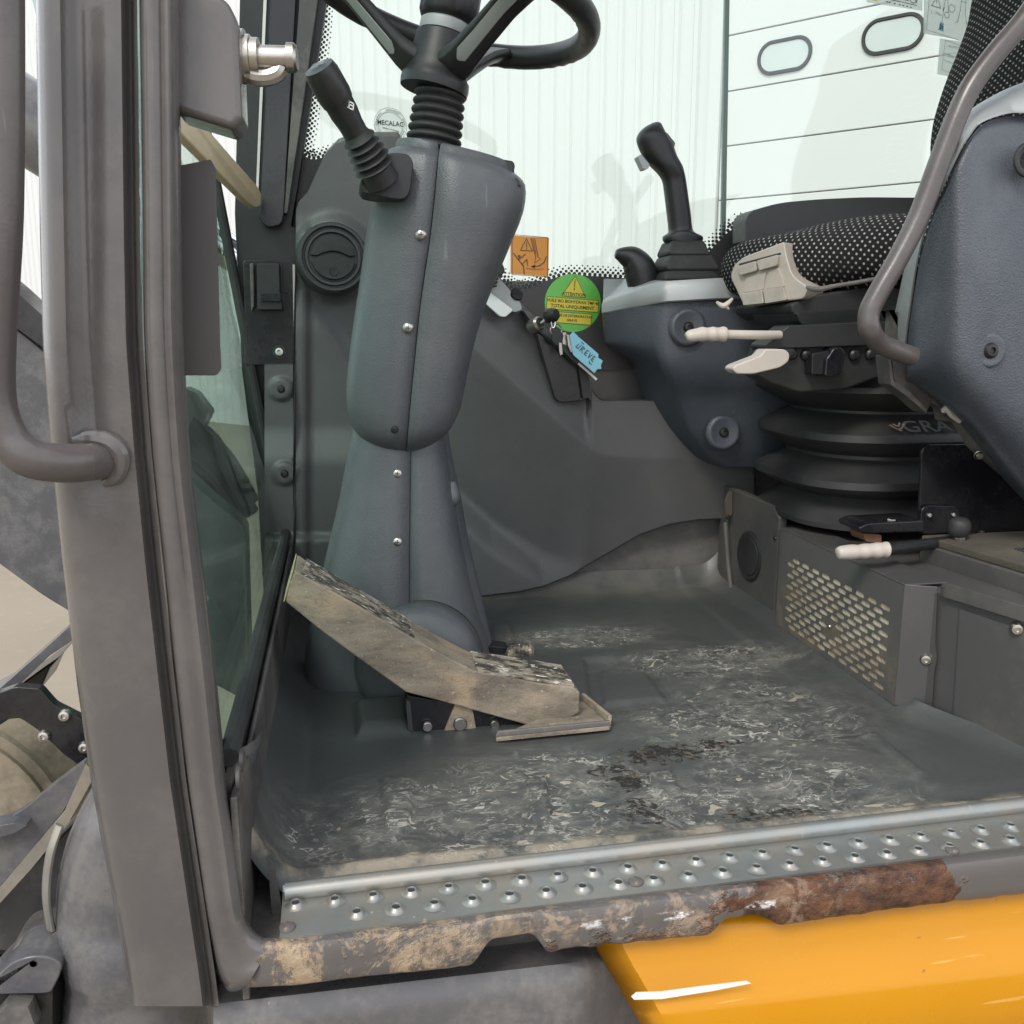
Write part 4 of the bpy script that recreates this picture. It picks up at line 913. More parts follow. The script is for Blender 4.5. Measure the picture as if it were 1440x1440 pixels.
GR = [(343, 940, 982), (340, 934, 986), (333, 933, 987), (328, 940, 977), (322, 941, 972.5), (300, 938.5, 970), (272, 935, 966), (254, 932, 963.5), (243, 925, 961), (233, 915, 958), (220, 905, 951), (206, 898, 946), (195, 896, 940), (186, 900, 934.5), (179, 907, 931.5), (174, 916, 929.5), (172, 921, 927)]
rows = []
for y, l, r in GR:
    a_, b_ = A(l, y, Yj), A(r, y, Yj); c_ = (a_+b_)/2; hw = (b_.x-a_.x)/2; hd_ = min(hw*.95, .0235)
    rows.append([Vector((c_.x+hw*math.copysign(abs(math.cos(q))**.85, math.cos(q)), Yj+hd_*math.copysign(abs(math.sin(q))**.85, math.sin(q)), c_.z)) for q in [2*math.pi*j/28 for j in range(28)]])
loft('grip', smooth_rows(rows, 4), 'black', js, closed=True, caps=True, angle=60)
prism('grip_button', rnd([(931, 187), (938, 186), (950, 201), (948, 208), (938, 203)], 2), Yj-.012, .024, 'frame_dark', js, .001)
prism('trigger', rnd([(896, 220), (902, 217), (914, 231), (912, 237), (905, 239)], 2), Yj-.01, .02, 'silver', js, .001)
al = thing('palm_lever', A(895, 400, .80), 'stubby black curved hand lever left of the joystick', 'lever')
pv = [(905, 404, 22), (903, 390, 23), (898, 376, 22), (888, 364, 18), (876, 359, 12), (866, 357, 6)]
tube('lever_grip', [A(x, y, .80) for x, y, r in pv], [px2m(r, .80) for x, y, r in pv], 'black', al, n=18, k=6, angle=80)

# ================================================================= DRIVER SEAT
YS = .40
se = thing('driver_seat', A(1180, 745, .6), 'black dotted fabric driver seat on folded rubber suspension bellows', 'seat')
def fabric(o):
    ul = o.data.uv_layers[0].data; vs = o.data.vertices
    for lp in o.data.loops: c = vs[lp.vertex_index].co; ul[lp.index].uv = (c.x*.9-c.y*.8, c.z+c.x*.12)
    return o
def ring_yz(x, zb, zt, y0, y1, e=2.6, n=40, tilt=0):
    cz, hz, cy, hy = (zt+zb)/2, (zt-zb)/2, (y0+y1)/2, (y1-y0)/2; out = []
    for j in range(n):
        a = 2*math.pi*j/n+math.pi*.5; ca, sa = math.cos(a), math.sin(a)
        out.append(Vector((x, cy+hy*math.copysign(abs(ca)**(2/e), ca), cz+hz*math.copysign(abs(sa)**(2/e), sa))))
    return out
XS = A(1002, 385, .74).x
cs = [(-.005, .600, .612, -.055), (-.003, .594, .617, -.03), (0, .588, .622, .0), (.006, .573, .638, .02), (.016, .564, .647, .05), (.035, .558, .652, .085), (.06, .555, .656, .11), (.09, .553, .662, .13), (.12, .552, .671, .142), (.16, .552, .679, .15), (.22, .553, .685, .152), (.32, .554, .688, .155), (.5, .555, .69, .155), (.8, .555, .69, .15)]
rows = []
for dx, zb_, zt_, grow in cs:
    k = grow/.155; hw = .06+.155*k; rows.append(ring_yz(XS+dx, zb_, zt_, .635-hw-.02*k, .635+hw, e=2.3+.4*k))
rows = smooth_rows(rows, 5)
rows = [[p for p in r]+[r[0]] for r in rows]
fabric(loft('seat_cushion', rows, 'fabric', se, angle=180, uv=True))
bk = [(1392, -70), (1374, -20), (1366, 20), (1352, 60), (1336, 100), (1324, 135), (1315, 170), (1312, 210), (1318, 260), (1326, 300)]
rows = []
for x, y in bk:
    p = A(x, y, .80); n = 36; row = []
    for j in range(n+1):
        a = 2*math.pi*j/n+math.pi*.0; ca, sa = math.cos(a), math.sin(a); e = 2.6
        row.append(Vector((p.x+.07+.07*math.copysign(abs(ca)**(2/e), ca)*1.0, (.64+.235*math.copysign(abs(sa)**(2/e), sa)), p.z+.0)))
    rows.append(row)
fabric(loft('seat_back', smooth_rows(rows, 4), 'fabric', se, angle=180, uv=True))
prism('armrest', rnd([(1049, 340), (1049, 306), (1058, 296), (1095, 285), (1150, 280), (1215, 277), (1330, 278), (1330, 345)], [2, 8, 10, 20, 20, 20, 0, 0]), .80, .06, plain('dark_grey_armrest', (.05,.05,.05), .5, grain=.1), se, .010, seg=4)
sp2 = prism('seat_pan', rnd([(1112, 428), (1140, 416), (1275, 394), (1320, 392), (1320, 440), (1270, 446), (1130, 450), (1114, 440)], 4), YS+.06, .2, 'rubber', se, .004)
prism('pan_slide', rnd([(1120, 440), (1260, 430), (1290, 446), (1290, 456), (1130, 458), (1124, 452)], 3), YS+.05, .15, 'black', se, .003)
tube('fabric_hem', [A(x, y, YS+.006) for x, y in ((1134, 404), (1150, 407), (1175, 402), (1200, 398), (1222, 394), (1255, 388))], [.0025, .004, .003, .003, .003, .003], 'kick', se, n=8)
tube('torn_foam', [A(1008, 425, YS+.03), A(1018, 430, YS+.02), A(1030, 420, YS+.02)], [.002, .004, .002], 'cream2', se, n=8)
tube('torn_foam', [A(1018, 429, YS+.02), A(1023, 433, YS+.02), A(1025, 435, YS+.02)], [.003, .002, .001], 'cream2', se, n=8)
# cream adjuster block: shell, two pull bars, two paddles
def YA(x): return .600-(x-1027)*(.163/108)
def slant(name, pts, off, depth, mat, par, bevel=0, **k):
    n_ = Vector((-.78, -.62, 0)); return prism3(name, [A(x, y, YA(x))+n_*off for x, y in pts], -n_*depth, mat, par, bevel, **k)
# the block is a surround of four bars round a recess, as in the photo
ab = slant('adjuster_block', rnd([(1027, 388), (1032, 372), (1046, 361), (1102, 340), (1106, 362), (1114, 388), (1136, 404), (1131, 420), (1048, 431), (1044, 426), (1030, 396)], [6, 8, 4, 2, 6, 10, 6, 6, 3, 4, 4]), 0, .06, 'cream', se, .004, seg=3)
slant('adjuster_slot', [(1039, 371), (1098, 355), (1099, 358), (1040, 374)], .0006, .002, 'ink', ab)
for q in ([(1040, 375), (1066, 367.5), (1068, 381), (1044, 388)], [(1067, 367), (1098, 358.5), (1096, 374), (1071, 381)]): slant('pull_bar', rnd(q, 3), .009, .012, 'cream2', ab, .003, seg=3)
for q in ([(1051, 391), (1079, 382), (1075, 407), (1046, 412)], [(1083, 381), (1096, 377), (1105, 403), (1078, 406)]): slant('paddle', rnd(q, 2), .004, .006, 'cream', ab, .0015)
for q in ([(1046, 413), (1075, 408), (1078, 427), (1049, 430)], [(1077, 407), (1105, 404), (1110, 422), (1080, 427)]): slant('paddle_lip', rnd(q, 2), .010, .014, 'cream2', ab, .002)
# suspension box under the pan
YB = .44
prism('suspension_top', rnd([(1110, 458), (1228, 452), (1258, 452), (1258, 478), (1215, 486), (1076, 491), (1076, 485)], [3, 2, 2, 2, 2, 2, 2]), YB-.012, .05, 'belr', se, .003)
prism('suspension_head', rnd([(1074, 488), (1250, 482), (1250, 526), (1190, 548), (1125, 553), (1085, 540), (1066, 530)], 5), YB, .05, 'belr', se, .006)
for x, y in ((1113, 498), (1133, 499), (1200, 499), (1223, 498)): lathe('push_button', [(.0001, .008), (.005, .0075), (.0078, .005), (.0085, 0), (.0085, -.01)], A(x, y, YB-.001), (0, -1, 0), 'black', se, n=20)
rkn = prism('lumbar_knob', rnd([(1166, 500), (1172, 490), (1182, 487), (1189, 494), (1188, 508), (1183, 526), (1170, 530), (1160, 529), (1162, 505)], [5, 5, 6, 6, 6, 8, 5, 3, 5]), YB-.03, .03, 'blackgloss', se, .003, seg=3)
prism('knob_side', rnd([(1142, 497), (1168, 493), (1163, 527), (1141, 527)], 3), YB-.022, .022, 'black', se, .003)
# bellows folds: rounded rectangle rings
X0b, X1b, Y0b, Y1b = .728, 1.20, .46, .80
def rrect(ins, z, zl=0., n=10, r=.115):
    x0, x1, y0, y1 = X0b+ins, X1b-ins, Y0b+ins, Y1b-ins; out = []
    for cx, cy, q in ((x0+r, y0+r, 180), (x1-r, y0+r, 270), (x1-r, y1-r, 0), (x0+r, y1-r, 90)):
        for j in range(n+1):
            a = R_(q+90*j/n); x, y = cx+r*math.cos(a), cy+r*math.sin(a); out.append(Vector((x, y, z+zl*sstep(.80, .95, x))))
    return out
def zpx(py): return A(1200, py, Y0b).z
fold = [(515, .02), (546, -.012), (554, -.013), (557, -.010), (584, .036), (588, .036), (612, .001), (615, -.002), (625, -.003), (628, 0), (650, .034), (655, .034), (679, 0), (682, -.004), (692, -.005), (695, -.002), (712, .032), (716, .030), (740, .004), (744, .0), (751, .0), (754, .012), (760, .05)]
rows = [rrect(i, zpx(y), .034*sstep(712, 742, y)) for y, i in fold]
bel = loft('suspension_bellows', rows, 'belr', se, closed=True, angle=38)
bu, bv = Vector((1, 0, 0)), Vector((0, .8, .6)).normalized()
text('GRA', A(1302, 602, .462), bu, bv, .036, 'trim', bel, bold=.01, sx=1.15, depth=.003)
strokes('emblem', [[(-.012, .004), (-.004, -.006), (.004, -.004), (.012, .006)], [(-.006, .006), (0, 0), (.006, .008)], [(-.004, -.006), (.002, -.009)]], A(1262, 602, .462), bu, bv, .003, 'tan', bel, lift=.003)
# levers (cream handles)
def handle(pts, rod, lab):
    h = thing('seat_lever', pts[0], lab, 'lever'); 
    return h
h1 = thing('seat_lever', A(992, 472, .40), 'cream finger-grip lever on a straight rod in front of the navy console', 'lever', 'cream seat levers')
Yh = .40
tube('lever_rod', [A(1015, 470, Yh), A(1060, 471, Yh), A(1096, 471, Yh+.02)], .0062, 'cream', h1, n=14)
gp = [(965, 474, 5.5), (970, 472.5, 8.5), (980, 471, 9.5), (988, 470, 10.5), (995, 470, 9.4), (1002, 470, 10.8), (1009, 470, 9.6), (1016, 470, 11), (1020, 470, 10.5), (1021, 470, 7)]
tube('lever_handle', [A(x, y, Yh) for x, y, r in gp], [px2m(r, Yh) for x, y, r in gp], 'cream', h1, n=16, k=4, angle=70)
h2 = thing('seat_lever', A(1075, 515, .38), 'flat cream paddle lever left of the round suspension knob', 'lever', 'cream seat levers')
prism('lever_paddle', rnd([(1030, 519), (1034, 514), (1070, 500), (1076, 491), (1104, 491), (1111, 497), (1110, 508), (1098, 517), (1060, 526), (1036, 526)], [3, 3, 4, 4, 5, 5, 5, 6, 5, 4]), .385, .03, 'cream', h2, .006, seg=4)
prism('lever_shank', [(1090, 494), (1118, 490), (1118, 500), (1100, 508)], .405, .03, 'black', h2, .002)
h3 = thing('seat_lever', A(1212, 777, .34), 'cream finger-grip lever lying above the grille box, below the bellows', 'lever', 'cream seat levers')
gp = [(1177, 778, 6), (1180, 777.5, 10), (1190, 776.5, 11.5), (1200, 776, 12), (1208, 775.5, 11), (1216, 775, 12.3), (1225, 774, 11.3), (1233, 774, 12.8), (1241, 773, 11.8), (1247, 773, 13), (1248, 773, 9)]
tube('lever_handle', [A(x, y, .30) for x, y, r in gp], [px2m(r, .30) for x, y, r in gp], 'cream', h3, n=16, k=4, angle=70)
tube('lever_rod', [A(1247, 773, .305), A(1300, 766, .33), A(1370, 757, .36)], .0085, 'black', h3, n=12)
# rail hardware beside the bellows
bp = thing('seat_side_plate', A(1340, 745, .36), 'upright black steel plate beside the seat bellows with a small bolted bracket', 'plate')
prism('plate', rnd([(1292, 748), (1296, 634), (1303, 625), (1395, 624), (1440, 640), (1500, 700), (1500, 760), (1300, 750)], [3, 8, 8, 6, 0, 0, 0, 3]), .38, .006, 'blackgloss', bp, .0015)
b2 = prism('bolted_bracket', rnd([(1294, 746), (1296, 716), (1303, 711), (1344, 712), (1350, 720), (1352, 745), (1330, 750), (1300, 752)], 5), .37, .006, 'blackgloss', bp, .0015)
for x in (1307, 1341): put(BOLT, b2, A(x, 725 if x < 1320 else 724, .369), TOCAM, scale=.52)
prism('seat_rail', rnd([(1208, 742), (1220, 736), (1300, 732), (1300, 748), (1226, 750), (1210, 748)], 3), .36, .06, 'blackgloss', bp, .002)
prism('rail_rust', rnd([(1214, 750), (1240, 752), (1240, 764), (1218, 762)], 3), .37, .04, plain('red_brown_rust', (.15,.07,.04), .8, var=.4, vs=60), bp, .002)
put(HEX, bp, A(1253, 733, .375)+Vector((0, 0, 0)), (0, -.2, 1), scale=.75)
kb = thing('ball_knob', A(1348, 762, .33), 'dark rubber buffer knob with a hex nut standing beside the black plate', 'knob')
lathe('rubber_ball', [(.006, -.014), (.013, -.011), (.0155, -.002), (.0155, .004), (.014, .010), (.009, .0145), (.0001, .0155)], A(1349, 742, .33), (.05, -.05, 1), 'rubber', kb, n=26, angle=80)
lathe('hex_nut', [(.0001, 0), (.0075, 0), (.0075, .009), (.0001, .009)], A(1349, 763, .33), (0, 0, 1), 'steel', kb, n=6)
# ================================================================= SEAT BASE WITH GRILLE
sbse = thing('heater_cabinet', (.74, .4, 0), 'charcoal metal cabinet under the seat with a dusty slotted grille and access panel', 'cabinet')
XG = .714; zt = .174
Pa = AZ(1275, 1003, .0); Pb = AZ(1298, 1006, .0); Pc = AZ(1322, 1016, 0); Pd = AZ(1440, 1064, 0); dd_ = (Pd-Pc).normalized(); Pe = Pd+dd_*.25
plan = [(.728, .87), (.728, Pa.y+.03), (Pa.x+.012, Pa.y+.004), (Pb.x+.004, Pb.y), (Pc.x, Pc.y), (Pe.x, Pe.y), (1.6, Pe.y), (1.6, .87)]
prism3('plinth', [(x, y, -.02) for x, y in plan], (0, 0, zt+.02), 'base', sbse, .006, seg=3)
prism3('corner_panel', [(.727, .615, .0), (.727, .872, .0), (.727, .872, .206), (.727, .64, .206), (.727, .615, .19)], (.016, 0, 0), 'base', sbse, .003)
# protruding grille box
C = {k: AX(*v, XG) for k, v in dict(tl=(1099, 744), tr=(1273, 824), br=(1263, 998), bl=(1091, 897)).items()}
y_n, y_f = C['tr'].y, C['tl'].y; zb = .012; ztg = C['tr'].z
yA, yB = AX(1251, 900, XG).y, AX(1104, 830, XG).y; zA, zB = AX(1245, 975, XG).z, AX(1105, 778, XG).z
vs, fs = [], []
def quad(y0, y1, z0, z1):
    k = len(vs); vs.extend([(XG, y0, z0), (XG, y1, z0), (XG, y1, z1), (XG, y0, z1)]); fs.append((k, k+1, k+2, k+3))
quad(y_n, y_f, zb, zA); quad(y_n, y_f, zB, ztg); quad(y_n, yA, zA, zB); quad(yB, y_f, zA, zB)
nr = 13; ph = (zB-zA)/nr; pw = (yB-yA)/9.5; ctr = AX(1166, 880, XG)
for r in range(nr):
    z0 = zA+r*ph; y = yA+(pw/2 if r % 2 else 0); 
    if r % 2: quad(yA, y, z0, z0+ph)
    for c in range(9):
        cy, cz = y+pw/2, z0+ph/2
        if math.hypot(cy-ctr.y, cz-ctr.z) < .017: quad(y, y+pw, z0, z0+ph)
        else:
            a_, r_ = pw*.5-.0035-ph*.40, ph*.40
            o = [(1, 0), (1, 1), (.33, 1), (-.33, 1), (-1, 1), (-1, 0), (-1, -1), (-.33, -1), (.33, -1), (1, -1)]
            i_ = [(a_+r_, 0), (a_+.7*r_, .72*r_), (a_*.6, r_), (-a_*.6, r_), (-a_-.7*r_, .72*r_), (-a_-r_, 0), (-a_-.7*r_, -.72*r_), (-a_*.6, -r_), (a_*.6, -r_), (a_+.7*r_, -.72*r_)]
            k = len(vs); vs.extend([(XG, cy+u*pw/2, cz+v*ph/2) for u, v in o]+[(XG, cy+u, cz+v) for u, v in i_])
            fs.extend([(k+j, k+(j+1) % 10, k+10+(j+1) % 10, k+10+j) for j in range(10)])
        y += pw
    quad(y, yB, z0, z0+ph)
gr = mesh('grille', vs, fs, 'grille', sbse, smooth=False, recalc=False)
sm_ = gr.modifiers.new('s', 'SOLIDIFY'); sm_.thickness = .0016; sm_.offset = 0
box('filter', (XG+.0032, (yA+yB)/2, (zA+zB)/2), (.004, yB-yA+.01, zB-zA+.01), 'filter', sbse, bevel=0)
prism3('grille_box', [(XG, y_f, zb), (XG+.02, y_f, zb), (XG+.02, y_f, ztg), (XG, y_f, ztg)], (0, .001, 0), 'base', sbse)
prism3('grille_top', [(XG-.0012, y_n-.001, ztg), (XG-.0012, y_f, ztg), (XG+.06, y_f, ztg), (XG+.06, y_n-.001, ztg)], (0, 0, .0025), 'base', sbse, .001)
prism3('grille_side', [(XG-.0012, y_n, zb), (XG-.0012, y_n, ztg+.002), (Pb.x, Pb.y-.006, ztg+.002), (Pb.x, Pb.y-.006, zb)], (.001, .004, 0), 'base', sbse, .001)
put(BOLT, sbse, (XG-.001, ctr.y-.003, ctr.z), (-1, 0, 0), scale=.45)
# flange with screw beside the panel
def PV(px, py, P, D, off=0.):
    N = Vector((D.y, -D.x, 0)); N = N if N.dot(Vector((0, -1, 0))) > 0 else -N; P = Vector(P)+N*off; r = ray(px, py); t = (P-CAM).dot(N)/r.dot(N); return CAM+r*t
fd = (Pc-Pb).normalized()
fl = rnd([(1299, 824), (1315, 830), (1318, 838), (1315, 905), (1318, 925), (1314, 945), (1310, 1000), (1297, 999)], [0, 4, 3, 5, 6, 5, 0, 0])
prism3('side_flange', [PV(x, y, Pb, fd, .004) for x, y in fl], (0, .003, 0), 'base', sbse, .0008)
put(BOLT, sbse, PV(1302, 927, Pb, fd, .006), (-.5, -.9, 0), scale=1.0)
ap = prism3('access_panel', [PV(x, y, Pc, dd_, .003) for x, y in rnd([(1351, 857), (1700, 975), (1700, 1180), (1341, 1020)], [3, 0, 0, 3])], (0, .004, 0), 'base', sbse, .001)
put(BOLT, ap, PV(1430, 884, Pc, dd_, .0045), (-.5, -.9, 0), scale=1.0)
prism3('panel_rim', [PV(x, y, Pc, dd_, .010) for x, y in rnd([(1328, 826), (1336, 822), (1720, 938), (1720, 962), (1328, 840)], [4, 6, 0, 0, 0])], (.003, .012, 0), 'base', sbse, .004)
# round plug and hinge on the recessed part
pg_ = AX(1056, 782, .728); lathe('round_plug', [(.046, -.002), (.046, .004), (.043, .006), (.036, .004), (.034, .0055), (.012, .003), (.0001, .003)], pg_, (-1, -.05, 0), 'black', sbse, n=40)
put(BLKSCREW, sbse, AX(1090, 757, .727), (-1, 0, 0), scale=.5)
# upper step and rubber mat behind it
def along(t, inset): q = Pc+dd_*t; N = Vector((-dd_.y, dd_.x, 0)); N = N if N.y > 0 else -N; return q+N*inset
u0, u1, u2, u3 = along(-.03, .045), along(.45, .045), along(.45, .35), along(-.03, .35)
ust = [(.822, .36), (.848, .165), (.876, -.05), (1.35, -.05), (1.35, .36)]
uz0, uz1 = .170, .200
prism3('upper_step', [(x, y, uz0) for x, y in ust], (0, 0, uz1-uz0), 'base', sbse, .003)
rm = prism3('ribbed_mat', [(x+.004, y+.004, uz1) for x, y in ust], (0, 0, .011), plain('dusty_brown_mat', (.065,.055,.042), .85, var=.3, vs=30, grain=.3, gs=250, dust=.5, dcol=(.12,.10,.07)), sbse, .002)
N_ = Vector((-dd_.y, dd_.x, 0)); N_ = N_ if N_.y > 0 else -N_
vs, fs = [], []
for i in range(60):
    for j in range(30):
        c = Vector((.90+j*.0065, .26-i*.0055, 0)); k = len(vs); a = Vector((0, -.0018, 0)); b = Vector((.0021, 0, 0)); z = uz1+.0112
        for q in (c-a-b, c+a-b, c+a+b, c-a+b): vs.append((q.x, q.y, z))
        for q in (c-a*.6-b*.6, c+a*.6-b*.6, c+a*.6+b*.6, c-a*.6+b*.6): vs.append((q.x, q.y, z+.0016))
        fs += [(k+4, k+5, k+6, k+7)]+[(k+m, k+(m+1) % 4, k+4+(m+1) % 4, k+4+m) for m in range(4)]
tag(mesh('mat_ribs', vs, fs, 'black', rm, smooth=False), None, None, None, 'stuff')
# rusty hinge strip at the corner of the kick panel
prism('hinge', rnd([(1019, 705), (1026, 690), (1030, 692), (1030, 722), (1022, 735)], 2), .80, .004, plain('rusty_hinge', (.075,.06,.045), .7, var=.4, vs=50), sbse, .001)
put(BLKSCREW, sbse, A(1024, 727, .799), TOCAM, scale=.5)
tube('kick_edge', [A(1020, 735, .79), A(1024, 790, .79), A(1030, 835, .79), A(1044, 856, .79)], .004, 'kick', sbse, n=8)
# cab roof, above the picture, shades the inside as the real one does
prism3('cab_roof', [(-.16, -.06, 1.62), (1.66, -.06, 1.62), (1.66, .95, 1.62), (-.16, .95, 1.62)], (0, 0, .05), 'paint', cab, .004)
# dark backing under the seat so the gap reads as a closed cab
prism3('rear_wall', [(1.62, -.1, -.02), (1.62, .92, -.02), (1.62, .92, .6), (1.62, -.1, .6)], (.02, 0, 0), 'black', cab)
tube('floor_hose', [A(1408, 705, .40), A(1395, 735, .40), A(1375, 752, .38)], .006, 'black', sbse, n=10)

# ================================================================= NEAR ARMREST CONSOLE AND GRAB RAIL
ac = thing('armrest_console', A(1400, 650, .25), 'large blue grey armrest console with silver trim and bent grab rail at the right edge', 'console')
tx = [(1275, 497), (1279, 455), (1284, 422), (1293, 362), (1310, 303), (1328, 264), (1352, 212), (1366, 190), (1380, 173), (1412, 163), (1440, 162), (1520, 172), (1640, 205)]
bxm = [(1275, 541), (1292, 549), (1330, 567), (1370, 600), (1400, 640), (1440, 690), (1520, 775), (1640, 880)]
def yb_console(x): return interp([(1275, .285), (1278, .272), (1286, .258), (1300, .245), (1318, .228), (1336, .205), (1352, .194), (1370, .192), (1390, .199), (1415, .207), (1440, .209), (1500, .20), (1640, .21)], x)
rows = []
for x in [1275, 1276, 1278, 1281, 1286, 1292, 1300, 1310, 1322, 1336, 1352, 1368, 1384, 1400, 1420, 1440, 1480, 1540, 1640]:
    t, b = interp(tx, x), interp(bxm, x); row = []
    for s in [0, .004, .012, .03, .08, .18, .3, .45, .6, .72, .82, .9, .95, .98, 1.0]:
        yy = yb_console(x)+.006*(1-sstep(0, .03, s))+.05*sstep(.78, 1.0, s)**2+.012*sstep(.5, .0, s)*sstep(1300, 1400, x)
        d = math.hypot(x-1392, (t+(b-t)*s)-493); yy += .006*sstep(34, 20, d)
        row.append(A(x, t+(b-t)*s, yy))
    row.append(row[-1]+Vector((.01, .06, .01))); rows.append(row)
loft('console_shell', rows, 'console', ac, angle=80, sub=1)
trim = [((1259, 492), (1275, 500)), ((1262, 450), (1279, 457)), ((1268, 418), (1284, 423)), ((1281, 358), (1293, 363)), ((1296, 298), (1310, 304)), ((1312, 258), (1328, 264)), ((1335, 205), (1352, 213)), ((1347, 184), (1366, 191)), ((1366, 158), (1381, 174)), ((1401, 136), (1412, 163)), ((1440, 119), (1440, 162)), ((1520, 95), (1520, 172)), ((1640, 80), (1640, 205))]
rows = []
for i, ((x0, y0), (x1, y1)) in enumerate(trim):
    row = []
    for t, d in ((-.05, .06), (0, .045), (.06, .036), (.3, .014), (.8, -.004), (.93, -.003), (.94, .012)):
        row.append(A(x0-4+(x1-x0+4)*t, y0+(y1-y0)*t, yb_console(x1)+.008+d))
    rows.append(row)
loft('console_trim', smooth_rows(rows, 4), 'silver', ac, angle=60)
c = A(1393, 493, yb_console(1393)+.0015)
lathe('screw_recess', [(.021, -.001), (.0195, .0012), (.017, .0016), (.012, .0002), (.0001, .0)], c, (-.05, -1, .05), 'console', ac, n=36, angle=80)
put(BLKSCREW, ac, c, TOCAM, scale=1.15)
c = A(1448, 225, .2); lathe('screw_recess', [(.021, -.001), (.0195, .0012), (.017, .0016), (.012, -.001), (.0001, -.001)], c, (-.05, -1, .05), 'black', ac, n=30)
prism('console_bracket', rnd([(1249, 436), (1258, 436), (1254, 505), (1258, 537), (1277, 551), (1304, 577), (1309, 566), (1324, 575), (1328, 592), (1350, 594), (1374, 632), (1440, 688), (1560, 800), (1560, 700), (1440, 600), (1380, 540), (1280, 490), (1268, 440)], 2), .30, .02, 'frame_dark', ac, .0015)
prism('bracket_edge', rnd([(1249, 500), (1252, 500), (1257, 536), (1278, 549), (1304, 575), (1303, 581), (1274, 556), (1253, 541)], 1), .292, .03, 'frame_dark', ac, .001)
tube('bracket_clip', [A(1327, 578, .29), A(1331, 574, .285), A(1338, 583, .285), A(1350, 592, .285)], .004, 'cream2', ac, n=8)
put(HEX, ac, A(1377, 640, .29), (-.3, -1, -.4), scale=.6)
yr = .205
gpts = [(1475, -25), (1440, 28), (1400, 75), (1368, 118), (1347, 160), (1322, 225), (1292, 305), (1262, 365), (1236, 410), (1222, 440), (1224, 465), (1241, 485), (1282, 501)]
tube('grab_rail', [A(x, y, yr+.03*max(0, (i-10)/2)) for i, (x, y) in enumerate(gpts)], [.0125]*11+[.0122]*2, 'rail', ac, n=20, k=7)

# ================================================================= LABELS ON THE GLASS
YL = YG-.0025
def label(name, poly, mat, lab, cat, Y=YL, r=0):
    pts = rnd(poly, r) if r else poly
    c = A(sum(p[0] for p in poly)/len(poly), sum(p[1] for p in poly)/len(poly), Y)
    t = thing(name, c, lab, cat); prism('backing', pts, Y, .0008, mat, t); return t, c
k1 = px2m(1, YL)*.985
U5, V5 = Vector((math.cos(.07), 0, -math.sin(.07))), Vector((math.sin(.07), 0, math.cos(.07)))
gc = (805.5, 426)
gl_, c0_ = label('round_sticker', [(gc[0]+39.5*math.cos(q), gc[1]+41*math.sin(q)) for q in [2*math.pi*i/40 for i in range(40)]], 'green', 'round green warning sticker with yellow triangle and yellow text bands on the glass border', 'sticker')
O = A(*gc, YL-.0003)
def uvp(x, y): return (x*k1, -y*k1)
def yrect(x0, y0, x1, y1): return [uvp(x0, y1), uvp(x1, y1), uvp(x1, y0), uvp(x0, y0)]
strokes('triangle', [], O, U5, V5, 0, 'yellowlab', gl_, fills=[[uvp(-17, -9), uvp(18, -9), uvp(.5, -37.5)]])
strokes('text_band', [], O, U5, V5, 0, 'yellowlab', gl_, fills=[yrect(-38, -6, 38, 10.5)]); strokes('text_band', [], O, U5, V5, 0, 'yellowlab', gl_, fills=[yrect(-28, 14, 29, 29)])
ol = [[uvp(-17, -9), uvp(18, -9), uvp(.5, -37.5), uvp(-17, -9)], [uvp(-38, -6), uvp(38, -6), uvp(38, 10.5), uvp(-38, 10.5), uvp(-38, -6)], [uvp(-28, 14), uvp(29, 14), uvp(29, 29), uvp(-28, 29), uvp(-28, 14)], (k1*1.1, [uvp(.5, -33), uvp(.5, -22)]), (k1*1.6, [uvp(.5, -20), uvp(.5, -18.4)])]
strokes('outline', ol, O, U5, V5, k1*.55, 'ink', gl_, lift=.0007)
Of = O+U5.cross(V5)*.0006
def gt(s, x, y, h, sx=1.): q = uvp(x, y); text(s, Of+U5*q[0]+V5*q[1], U5, V5, h*k1*1.35, 'ink', gl_, bold=.02, sx=sx)
gt('ATTENTION', .5, -11.8, 4.6, 1.0); gt('HUILE BIO BIOHYDRAN TMP 46', 0, -1.4, 4.5, .9); gt('TOTAL UNIQUEMENT', 0, 5.8, 4.8, 1.0); gt('RISQUE DE DETERIORATION', .5, 18.4, 3.9, .88); gt('GRAVE', .5, 24.6, 3.9, .95)
og, oc = label('warning_sticker', [(718, 331), (772, 334.5), (771, 389), (718, 385)], 'orange', 'square orange pictogram sticker of a person hit by a swinging boom, on the clear glass', 'sticker')
O = A(744.7, 360, YL-.0003); U3, V3 = Vector((math.cos(.06), 0, -math.sin(.06))), Vector((0, 0, 1))
b = [uvp(-25, -27), uvp(26, -27), uvp(26, 27), uvp(-25, 27), uvp(-25, -27)]
